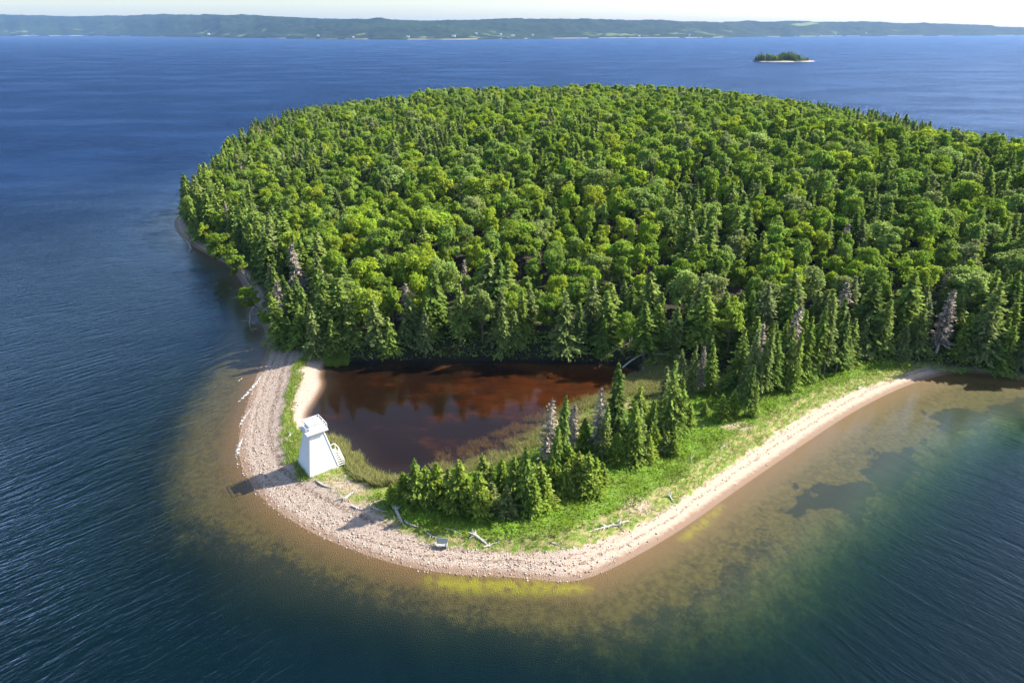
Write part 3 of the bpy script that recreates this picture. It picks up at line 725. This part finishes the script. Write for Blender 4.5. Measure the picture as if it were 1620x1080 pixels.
for x, b_y, t_y, k in [(30, 720, 490, 's'), (70, 640, 480, 's'), (150, 610, 320, 's'), (190, 610, 400, 's'), (228, 600, 490, 'y'), (120, 560, 340, 's'), (205, 450, 270, 's'), (240, 440, 250, 's'), (280, 440, 262, 'd'), (318, 450, 250, 's'),
  (370, 560, 462, 'y'), (412, 545, 440, 'y'), (462, 545, 335, 's'), (430, 430, 190, 's'), (495, 400, 165, 'd'), (520, 470, 200, 's'), (500, 545, 400, 's'), (562, 450, 200, 's'), (610, 430, 180, 's'), (655, 430, 190, 's'), (700, 400, 140, 's'),
  (742, 385, 100, 's'), (790, 375, 55, 's'), (840, 365, 130, 's'), (882, 350, 215, 's'), (622, 400, 90, 'd'), (470, 470, 190, 's'), (585, 400, 150, 's'), (680, 370, 110, 's'), (300, 540, 490, 'y'), (20, 600, 420, 'y'), (100, 690, 600, 'y'), (170, 690, 610, 'y'), (60, 720, 620, 'y'),
  (830, 330, 60, 's'), (760, 340, 60, 's'), (640, 340, 90, 's'), (550, 380, 160, 's')]:
    X, Y = z4(x, b_y); SPIT.append((X, Y, z4(x, t_y)[1], k))
SPIT.sort(key=lambda q: q[0])
cnt = {}
spit_pts = []
for i, (X, Y, T, k) in enumerate(SPIT):
    x, y = gp(X, Y, 1.2); z = hz(x, y)
    if z < .2: z = .3
    h = max(1.0, ztop(y, T)-z)
    pr = {'y': YS_, 's': SP, 'd': DD}[k]; p = pr[i % len(pr)]
    zone = 0 if X < 880 else (1 if X < 1130 else 2)
    size = 'small' if h < 4 else ('medium' if h < 7 else 'tall')
    key = (k, zone, size); cnt[key] = cnt.get(key, 0)+1
    where = ['in the clump nearest the lighthouse', 'in the middle clump of the spit', 'in the grove joining spit and forest'][zone]
    if k == 'd': nm, lb, ct = 'dead_spruce_tree', f'{size} dead grey spruce, {ordinal(cnt[key])} such from left {where}', 'dead tree'
    else:
        nm = 'spruce_tree'
        lb = f"{size} {'bushy bright' if k == 'y' else 'slender dark'} spruce, {ordinal(cnt[key])} such from the left {where}"; ct = 'spruce'
    wid = 1.0
    if k == 'y': wid = float(np.clip(1.0*(5.0/max(h, 1))**.35, .8, 1.6))
    if k == 's': wid = random.uniform(.7, 1.0)
    put_tree(nm, p, x, y, z, h, random.random()*6.28, wid, lb, ct, 'spruces on the spit' if k != 'd' else 'dead spruces on the spit')
    spit_pts.append((x, y))

# ------------------------------------------------------------------ forest
def scatter(spacing_fn, bounds, inside, tries, seed):
    r = np.random.default_rng(seed); cell = 2.0; gridd = {}; out = []
    xs = r.uniform(bounds[0], bounds[1], tries); ys = r.uniform(bounds[2], bounds[3], tries)
    ok, ks, ds = inside(xs, ys, r)
    for x, y, k, dd in zip(xs[ok], ys[ok], ks[ok], ds[ok]):
        rad = spacing_fn(k); ci, cj = int(x//5), int(y//5); good = True
        for i in range(ci-1, ci+2):
            for j in range(cj-1, cj+2):
                for (a, b, rb) in gridd.get((i, j), ()):
                    if (a-x)**2+(b-y)**2 < (.5*(rad+rb))**2: good = False; break
                if not good: break
            if not good: break
        if good: gridd.setdefault((ci, cj), []).append((x, y, rad)); out.append((x, y, k, dd))
    return out
def inside(xs, ys, r):
    m = masks(xs, ys); ok = (m['up'] > .3) & (m['pond'] < -.5)
    pxx, pyy, dep = proj(np.stack([xs, ys, np.full(len(xs), 14.0)], 1))
    ok &= (pxx > -60) & (pxx < 1720) & (ys > 60)
    up = m['up']
    n = fbm(xs/26, ys/26, 3)
    right = sm(xs, 70, 110)*sm(-ys, -230, -150)
    pb = .12+sm(up, 0, 20)*.86-.38*sm(n, .54, .62)-.15*sm(fbm(xs/60+4, ys/60, 3), .5, .6)-.35*right
    lowleft = sm(-xs, 60, 100)
    pb = pb+.25*lowleft*sm(-ys, -260, -150)
    east = sm(xs, 150, 200)
    pb = pb-.6*east*sm(-up, -45, -12)
    k = (r.random(len(xs)) < pb).astype(int)              # 1 broadleaf, 0 spruce
    return ok, k, up
pts = scatter(lambda k: 4.2 if k else 2.5, (-160, 330, 100, 540), inside, 60000, 5)
A = np.array([p[:2] for p in pts]); K = np.array([p[2] for p in pts]); UPD = np.array([p[3] for p in pts])
# keep clear of hand-placed trees
sp_ = np.array(spit_pts)
dmin = np.sqrt(((A[:, None]-sp_[None])**2).sum(-1)).min(1); kk = dmin > 1.6
A, K, UPD = A[kk], K[kk], UPD[kk]
Z = height(A[:, 0], A[:, 1])
HT = np.where(K == 1, 7.8+4.8*rng.random(len(A))+1.6*sm(UPD, 10, 60), 7.5+7.0*rng.random(len(A)))
HT = HT*np.where(UPD < 2, .8, 1.0)
WID = np.where(K == 1, .70+.48*rng.random(len(A))**1.2, 1.0+.6*rng.random(len(A)))
ROT = rng.random(len(A))*6.283
pxx, pyy, dep = proj(np.stack([A[:, 0], A[:, 1], Z+HT*.7], 1))
DEADM = (K == 0) & (rng.random(len(A)) < .028) & (UPD < 40)
inframe = (pxx > -5) & (pxx < 1630)
rest = np.ones(len(A), bool)
proto_refs = {0: [], 1: []}
def sector(px_, y_):
    if px_ < 450: return 'on the left shore'
    if px_ < 700: return 'behind the left half of the pond'
    if px_ < 1000: return 'behind the right half of the pond'
    if px_ < 1340: return 'behind the spit grove'
    return 'behind the right beach'
sel_all = []
for kind in (0, 1):
    n_sp = sum(1 for s in SPIT if s[3] != 'd')
    lim = 300-n_sp-2 if kind == 0 else 296
    ids = np.where((K == kind) & inframe & ~DEADM)[0]
    ids = ids[np.argsort(dep[ids])][:lim]; sel_all += list(ids)
ids = np.where(DEADM & inframe)[0]; sel_all += list(ids[np.argsort(dep[ids])][:40])
rows = {}
for i in sel_all:
    kd = 2 if DEADM[i] else int(K[i]); sec = sector(pxx[i], A[i, 1]); row = int(max(0, UPD[i])//9)
    rows.setdefault((kd, sec, row), []).append(i)
TONE = {0: 'pointed spruce', 1: 'round green tree', 2: 'dead grey conifer'}
NAMEK = {0: 'spruce_tree', 1: 'broadleaf_tree', 2: 'dead_spruce_tree'}
CATK = {0: 'spruce', 1: 'broadleaf tree', 2: 'dead tree'}
GRPK = {0: 'spruces of the forest', 1: 'broadleaf trees of the forest', 2: 'dead trees of the forest'}
for (kd, sec, row), lst in rows.items():
    lst.sort(key=lambda i: pxx[i])
    for j, i in enumerate(lst):
        rest[i] = False
        pr = BR[i % 8] if kd == 1 else (SP[i % 6] if kd == 0 else DD[i % 3])
        rn = 'forest edge' if row == 0 else f'{ordinal(row+1)} forest row'
        h = HT[i]
        lb = f'{TONE[kd]}, {ordinal(j+1)} from left, {rn} {sec}'.replace('the left half of the pond', 'left pond half').replace('the right half of the pond', 'right pond half')
        e = put_tree(NAMEK[kd], pr, A[i, 0], A[i, 1], Z[i]-.1, h, ROT[i], WID[i], lb, CATK[kd], GRPK[kd])
        if kd < 2 and len(proto_refs[kd]) < 8:
            if pr[0].name not in [q[0].data.name for q in proto_refs[kd]]:
                proto_refs[kd].append((e.children[0], e.children[1]))

def gn_scatter(name, V, rot, scl, refs, mat_list, label):
    me = mesh_np(name, V, np.zeros((0, 3), int)) if False else bpy.data.meshes.new(name)
    me.vertices.add(len(V)); me.vertices.foreach_set('co', np.asarray(V, np.float32).ravel())
    a = me.attributes.new('rot', 'FLOAT_VECTOR', 'POINT'); a.data.foreach_set('vector', np.asarray(rot, np.float32).ravel())
    a = me.attributes.new('scl', 'FLOAT_VECTOR', 'POINT'); a.data.foreach_set('vector', np.asarray(scl, np.float32).ravel())
    o = link(name, me, None, kind='stuff', label=label)
    g_ = bpy.data.node_groups.new(name, 'GeometryNodeTree')
    g_.interface.new_socket('Geometry', in_out='INPUT', socket_type='NodeSocketGeometry'); g_.interface.new_socket('Geometry', in_out='OUTPUT', socket_type='NodeSocketGeometry')
    N = g_.nodes; Lk = g_.links
    gi = N.new('NodeGroupInput'); go = N.new('NodeGroupOutput'); iop = N.new('GeometryNodeInstanceOnPoints'); jo = N.new('GeometryNodeJoinGeometry')
    for grp in refs:
        jj = N.new('GeometryNodeJoinGeometry')
        for ob in grp:
            oi = N.new('GeometryNodeObjectInfo'); oi.transform_space = 'ORIGINAL'; oi.inputs[0].default_value = ob
            Lk.new(oi.outputs['Geometry'], jj.inputs[0])
        ti = N.new('GeometryNodeGeometryToInstance'); Lk.new(jj.outputs[0], ti.inputs[0]); Lk.new(ti.outputs[0], jo.inputs[0])
    at = lambda n_: (lambda q: (setattr(q, 'data_type', 'FLOAT_VECTOR'), q.inputs['Name'].__setattr__('default_value', n_), q)[2])(N.new('GeometryNodeInputNamedAttribute'))
    ra, sa = at('rot'), at('scl')
    ri = N.new('FunctionNodeRandomValue'); ri.data_type = 'INT'; ri.inputs[4].default_value = 0; ri.inputs[5].default_value = len(refs)-1
    Lk.new(gi.outputs[0], iop.inputs['Points']); Lk.new(jo.outputs[0], iop.inputs['Instance'])
    iop.inputs['Pick Instance'].default_value = True
    Lk.new(ri.outputs[2], iop.inputs['Instance Index'])
    e2r = N.new('FunctionNodeEulerToRotation'); Lk.new(ra.outputs[0], e2r.inputs[0]); Lk.new(e2r.outputs[0], iop.inputs['Rotation'])
    Lk.new(sa.outputs[0], iop.inputs['Scale']); Lk.new(iop.outputs[0], go.inputs[0])
    md = o.modifiers.new('scatter', 'NODES'); md.node_group = g_
    return o
for kd, nm, lb in ((1, 'broadleaf_forest', 'broadleaf forest canopy covering the middle and back of the island'), (0, 'spruce_forest', 'spruces scattered through the back of the island forest')):
    ii = np.where(rest & (K == kd))[0]; nom = 11.5 if kd else 12.5
    s = HT[ii]/nom
    gn_scatter(nm, np.stack([A[ii, 0], A[ii, 1], Z[ii]-.1], 1), np.stack([0*s, 0*s, ROT[ii]], 1), np.stack([s*WID[ii], s*WID[ii], s], 1), proto_refs[kd], None, lb)
LEAN = [(398, 492, 380, 470, 6.0, 'broadleaf tree leaning far out over the water on the left shore, nearest the lighthouse'),
 (385, 452, 350, 440, 8.5, 'wide broadleaf tree leaning out over the left shore above the narrow beach'),
 (360, 425, 330, 380, 9.5, 'large bright leaning broadleaf tree hanging over the left beach'), (336, 398, 300, 350, 8, 'leaning broadleaf tree at the leftmost bend of the shore'),
 (420, 520, 400, 500, 4.5, 'small low broadleaf bush leaning over the beach below the left forest corner')]
for i, (a, b_y, c_, d_, h, lb) in enumerate(LEAN):
    x, y = gp(a+13, b_y-6, 1.5); e = put_tree('broadleaf_tree', BR[(i*3) % 8], x, y, hz(x, y)-.1, h*1.2, 0, 1.1, lb, 'broadleaf tree', 'broadleaf trees of the forest')
    e.rotation_euler = (random.uniform(-.1, .2), -.42-.1*(i % 2), random.uniform(-.3, .3))
for (p0, p1, r0, lb, z_, l0, l1) in [((345, 345), (302, 312), .22, 'white bare leaning trunk sticking out of the forest at the far left shore', 7, 5, 7), ((392, 452), (335, 482), .16, 'bare grey trunk reaching from the left bank over the water', 2, .6, .4),
   ((412, 470), (372, 462), .15, 'forked white trunk lying across the narrow left beach', 1.2, .8, .3), ((405, 480), (398, 520), .12, 'thin bare tree lying down the left beach into the water', .8, .5, 0), ((300, 395), (285, 372), .14, 'grey snag at the bend of the left shore', 1, 1, .3)]:
    driftwood(p0, p1, r0, lb, 7, False, z_ if z_ < 3 else 1.5, (l0, l1), 'fallen_tree', group='fallen trees at the forest edge')
print('FOREST', len(A), 'broad', int((K == 1).sum()), 'rest', int(rest.sum()))

# ------------------------------------------------------------------ islet
ICX, ICY = gp(1236, 97.5, 0)
def islet():
    n = 72; ring = []
    V = []; F = []
    for j, (rf, zz) in enumerate(((1.12, -2.5), (1.0, .1), (.93, 1.2), (.84, 1.8), (.55, 3.0), (.25, 3.6), (.01, 3.8))):
        for k in range(n):
            a = 2*math.pi*k/n; rad = 1+.12*math.sin(3*a+1)+.06*math.sin(7*a)
            V.append((math.cos(a)*64*rad*rf, math.sin(a)*30*rad*rf, zz))
    for j in range(6):
        for k in range(n): F.append((j*n+k, j*n+(k+1) % n, (j+1)*n+(k+1) % n, (j+1)*n+k))
    me = bpy.data.meshes.new('islet'); me.from_pydata(V, [], F); me.update()
    t = NT('islet_ground'); z = t.n('ShaderNodeSeparateXYZ', {0: t.pos()}).outputs[2]
    c = t.mix(t.ss(z, 1.1, 1.9), (.45, .33, .24), (.13, .15, .04))
    t.fin(t.n('ShaderNodeBsdfPrincipled', {'Base Color': c, 'Roughness': .9}).outputs[0])
    link('islet', me, t.m, None, (ICX, ICY, 0), kind='structure', label='tiny low islet with a pale beach out in the lake')
    pt = []
    for _ in range(2600):
        x, y = random.uniform(-58, 56), random.uniform(-26, 26)
        if (x/57)**2+(y/23)**2 < 1 and not (abs(x-8) < 13 and y < -16) and all((x-a)**2+(y-b_)**2 > 12 for a, b_ in pt): pt.append((x, y))
    V = np.array([(ICX+a, ICY+b_, 2.2) for a, b_ in pt]); s = np.array([random.uniform(.6, 1.25)*(1.1-.55*(abs(a)/57)**2+.25*math.sin(a/9.)) for a, b_ in pt])
    kind = np.array([random.random() < .3 for _ in pt])
    for kd, nm in ((0, 'islet_spruce_wood'), (1, 'islet_broadleaf_wood')):
        q = np.where(kind == bool(kd))[0]
        gn_scatter(nm, V[q], np.stack([0*q, 0*q, q*1.7], 1), np.stack([s[q]*1.35, s[q]*1.35, s[q]*(.92 if kd == 0 else .78)], 1), proto_refs[kd], None, 'small wood of mixed trees covering the distant islet')
islet()

# ------------------------------------------------------------------ far houses
HS = [(505, 57.5, 5), (560, 60, 4), (646, 59, 6), (717, 58, 8), (755, 54, 7), (793, 55, 5), (812, 57.5, 9), (843, 57, 5), (1010, 58.5, 5), (1090, 57, 5), (330, 55, 5), (1320, 55, 5), (1370, 53, 5)]
for i, (hx, hy_, wd) in enumerate(HS):
    k = int(np.argmin(np.abs(pxs-hx))); colm = HV[:, k]; qx_, qy_, _ = proj(colm)
    j = int(np.argmin(np.abs(qy_[1:30]-hy_)))+1; p = colm[j]
    e = bpy.data.objects.new('house', None); COL.objects.link(e); e.location = (p[0], p[1]-6, p[2]-2); e.rotation_euler = (0, 0, random.uniform(-.3, .3))
    W_ = wd*3.0
    b = MB(); b.box((0, 0, 4), (W_, 10, 9)); b2 = MB()
    b2.V = [(-W_/2-1, -6, 8.4), (W_/2+1, -6, 8.4), (W_/2+1, 6, 8.4), (-W_/2-1, 6, 8.4), (-W_/2-1, 0, 12.5), (W_/2+1, 0, 12.5)]
    b2.F = [(0, 1, 5, 4), (2, 3, 4, 5), (0, 4, 3), (1, 2, 5), (0, 3, 2, 1)]
    link('wall', b.mesh('w', M['white']), None, e); link('roof', b2.mesh('r', M['grey']), None, e)
    e['label'] = f'tiny white house on the far shore, {ordinal(sorted(h[0] for h in HS).index(hx)+1)} from the left'; e['category'] = 'house'; e['group'] = 'houses on the far shore'

# ------------------------------------------------------------------ small ground cover
def blades(name, poly, n, hgt, wdt, mat, label, lo=-.3, dens=None, z0=None, lean=.35, seed=1, hv=.5):
    r = np.random.default_rng(seed); pa = np.array(poly); x = r.uniform(pa[:, 0].min(), pa[:, 0].max(), n); y = r.uniform(pa[:, 1].min(), pa[:, 1].max(), n)
    s = sdist(x, y, poly); ok = s > lo+(fbm(x/1.3, y/1.3, 3)-.5)*2.2
    if dens is not None: ok &= r.random(n) < dens(x, y)
    x, y = x[ok], y[ok]; z = height(x, y) if z0 is None else np.full(len(x), z0)
    h = hgt*(1-hv+2*hv*r.random(len(x))); a = r.random(len(x))*6.28; ln = r.normal(size=(len(x), 2))*lean*h[:, None]
    b0 = np.stack([x, y, z-.03], 1); du = np.stack([np.cos(a), np.sin(a), 0*a], 1)*wdt*(.6+.8*r.random(len(x)))[:, None]
    tp = b0+np.stack([ln[:, 0], ln[:, 1], h], 1)
    V = np.stack([b0-du, b0+du, tp+du*.35, tp-du*.35], 1).reshape(-1, 3); F = np.arange(len(V)).reshape(-1, 4)
    me = mesh_np(name, V, F, dict(tone=('FACE', r.random(len(x))))); return link(name, me, mat, kind='stuff', label=label)
lush_d = lambda x, y: .15+.85*sm(sdist(x, y, LUSH), -1.5, 1.5)
edge_d = lambda x, y: 1-.9*sm(sdist(x, y, LUSH), -.5, 2)
blades('beach_grass', GMAIN, 90000, .55, .035, M['blade'], 'green beach grass along the strand', 0, lambda x, y: edge_d(x, y)*sm(fbm(x/2.2+9, y/2.2, 3)+.22*sm(x, 15, 35), .42, .55), seed=2)
blades('straw_grass', GMAIN, 60000, .45, .03, M['straw'], 'straw coloured dry grass between beach and shrubs', -.1, lambda x, y: edge_d(x, y)*sm(-fbm(x/2.2+9, y/2.2, 3), -.56, -.45), seed=3)
blades('lush_tufts', LUSH, 50000, .6, .03, M['blade'], 'taller pale grass tufts among the low shrubs', 0, lambda x, y: .9*sm(fbm(x/2.0+30, y/2.0, 3), .48, .58), seed=14)
blades('bar_grass', GWEST, 26000, .5, .035, M['blade'], 'green grass on the narrow bar beside the lighthouse', -.2, seed=4)
blades('marsh_grass', chaikin(P([(985, 600), (1010, 585), (1060, 578), (1110, 590), (1090, 625), (1040, 640), (990, 622)], .5), 1), 26000, .5, .04, M['reed'], 'yellow green marsh grass at the head of the pond', -.2, seed=12)
BANK = chaikin(P([(516, 690), (545, 702), (566, 728), (590, 750), (632, 762), (640, 772), (590, 776), (560, 762), (545, 735), (525, 712)], .6), 1)
blades('bank_reeds', BANK, 60000, .95, .035, M['reed'], 'tall yellow green reeds on the pond bank beside the lighthouse', 0, seed=5)
blades('pond_reeds', REEDS, 170000, .6, .032, M['reed'], 'sparse tan reeds standing in the shallow side of the pond', -.3, lambda x, y: .9*sm(fbm(x/1.6, y/1.6, 3), .38, .52), seed=6)
TUFT = chaikin(P([(512, 566), (550, 568), (552, 575), (520, 580)], .5), 1)
blades('corner_reeds', TUFT, 3500, .9, .04, M['blade'], 'green reed tuft in the corner of pond and forest', 0, seed=7)
def shrubs(name, poly, n, label, dens, seed, hb=.55, ls=.17, mat=None):
    r = np.random.default_rng(seed); pa = np.array(poly); x = r.uniform(pa[:, 0].min(), pa[:, 0].max(), n); y = r.uniform(pa[:, 1].min(), pa[:, 1].max(), n)
    s = sdist(x, y, poly); ok = (s > (fbm(x/1.3, y/1.3, 3)-.5)*2.0) & (sdist(x, y, POND) < -.1) & (r.random(n) < dens(x, y)); x, y = x[ok], y[ok]
    hh = hb*(fbm(x/1.1, y/1.1, 3)*1.7-.25); z = height(x, y)+np.maximum(.04, hh)*(1-.25*r.random(len(x)))
    c = np.stack([x, y, z], 1); nn = unit(np.stack([r.normal(size=len(x))*.5, r.normal(size=len(x))*.5, np.ones(len(x))], 1))
    me = leafmesh(name, c, nn, ls*(.6+.8*r.random(len(x))), np.clip(.1+hh*.8+(fbm(x/2.6, y/2.6, 3)-.5)*1.5+r.normal(size=len(x))*.22, 0, 1), mat or M['shrub']); return link(name, me, None, kind='stuff', label=label)
shrubs('low_shrubs', LUSH, 170000, 'bright green low shrubs covering the back of the spit', lambda x, y: .35+.65*sm(fbm(x/1.8+3, y/1.8, 3), .38, .55), 8)
EDGE = chaikin(P([(430, 500), (450, 540), (480, 562), (600, 573), (900, 572), (1040, 582), (1350, 576), (1540, 582), (1640, 596), (1640, 560), (1350, 540), (1000, 540), (600, 545), (470, 530)], 1.5), 1)
shrubs('forest_undergrowth', EDGE, 60000, 'dark undergrowth along the foot of the forest', lambda x, y: .8+0*x, 9, 1.2, .3, M['young'])
# stones
def stones(name, n, seed):
    r = np.random.default_rng(seed)
    sx = r.uniform(-48, 50, n*6); sy = r.uniform(60, 125, n*6); s = sdist(sx, sy, COAST)
    gg = np.maximum(sdist(sx, sy, GMAIN), sdist(sx, sy, GWEST))
    ok = (s > -.5) & (s < 9) & (gg < 0) & (sdist(sx, sy, POND) < -1) & (r.random(n*6) < (.25+.75*np.exp(-((s-1.8)/1.6)**2))*(1-.97*sm(sx, 2, 22)))
    sx, sy = sx[ok][:n], sy[ok][:n]; m = len(sx); z = height(sx, sy)
    t_ = (1+5**.5)/2; base = unit(np.array([(-1, t_, 0), (1, t_, 0), (-1, -t_, 0), (1, -t_, 0), (0, -1, t_), (0, 1, t_), (0, -1, -t_), (0, 1, -t_), (t_, 0, -1), (t_, 0, 1), (-t_, 0, -1), (-t_, 0, 1)], float))
    fc = np.array([(0, 11, 5), (0, 5, 1), (0, 1, 7), (0, 7, 10), (0, 10, 11), (1, 5, 9), (5, 11, 4), (11, 10, 2), (10, 7, 6), (7, 1, 8), (3, 9, 4), (3, 4, 2), (3, 2, 6), (3, 6, 8), (3, 8, 9), (4, 9, 5), (2, 4, 11), (6, 2, 10), (8, 6, 7), (9, 8, 1)])
    rad = .03+.09*r.random(m)**3; sc = rad[:, None]*(1+.5*r.random((m, 3)))*np.array([1, 1, .7])
    V = base[None]*sc[:, None]*(1+.2*r.normal(size=(m, 12, 1)))+np.stack([sx, sy, z+rad*.3], 1)[:, None]
    F = (fc[None]+12*np.arange(m)[:, None, None]).reshape(-1, 3)
    me = mesh_np(name, V.reshape(-1, 3), F, dict(tone=('FACE', np.repeat(r.random(m), 20)))); link(name, me, M['stone'], kind='stuff', label='pale pebbles and cobbles along the waterline')
stones('beach_stones', 14000, 11)
# surf
def surf():
    t = NT('foam'); p = t.pos()
    a = t.ss(t.noise(t.vmul(p, (1, 1, .2)), 2.2, 6, .75), .46, .60); a = t.math('MULTIPLY', a, t.attr('edge'))
    df = t.n('ShaderNodeBsdfDiffuse', {0: (.8, .82, .83, 1)}).outputs[0]; tr = t.n('ShaderNodeBsdfTransparent').outputs[0]
    t.fin(t.n('ShaderNodeMixShader', {0: a, 1: tr, 2: df}).outputs[0])
    V = []; F = []; E = []
    for pl, wd in (([(422, 580), (412, 598), (398, 615), (386, 628), (377, 636)], .75), ([(402, 640), (392, 653), (383, 666), (378, 676)], .55), ([(384, 692), (379, 704), (375, 716), (374, 724)], .75), ([(375, 725), (376, 740)], .2), ([(402, 772), (406, 786)], .2), ([(384, 598), (376, 604)], .25)):
        q = np.array([gp(a_, b__) for a_, b__ in pl]); s = np.linspace(0, len(q)-1, 24); x = np.interp(s, range(len(q)), q[:, 0]); y = np.interp(s, range(len(q)), q[:, 1])
        d = unit(np.stack([np.gradient(x), np.gradient(y)], 1)); nx = np.stack([-d[:, 1], d[:, 0]], 1); b0 = len(V)
        for i in range(24):
            w_ = wd*math.sin(math.pi*(i+.5)/24)**.5
            for k in range(5):
                f_ = (k-2)/2; V.append((x[i]+nx[i, 0]*f_*w_*.5, y[i]+nx[i, 1]*f_*w_*.5, .05+.06*(1-f_*f_))); E.append(1-abs(f_)**2)
        for i in range(23):
            for k in range(4): F.append((b0+i*5+k, b0+i*5+k+1, b0+(i+1)*5+k+1, b0+(i+1)*5+k))
    link('surf', mesh_np('surf', V, F, dict(edge=('POINT', E)), True), t.m, kind='stuff', label='white foam of small waves breaking on the west beach')
surf()

# ------------------------------------------------------------------ haze
t = NT('haze'); t.fin(t.n('ShaderNodeVolumePrincipled', {'Color': (.34, .58, 1, 1), 'Density': 3.6e-5, 'Anisotropy': 0.0}).outputs[0], 'Volume')
b = MB(); b.box((0, 4900, 112), (33000, 23400, 296)); link('haze', b.mesh('haze'), t.m, kind='stuff', label='thin blue haze over the lake')
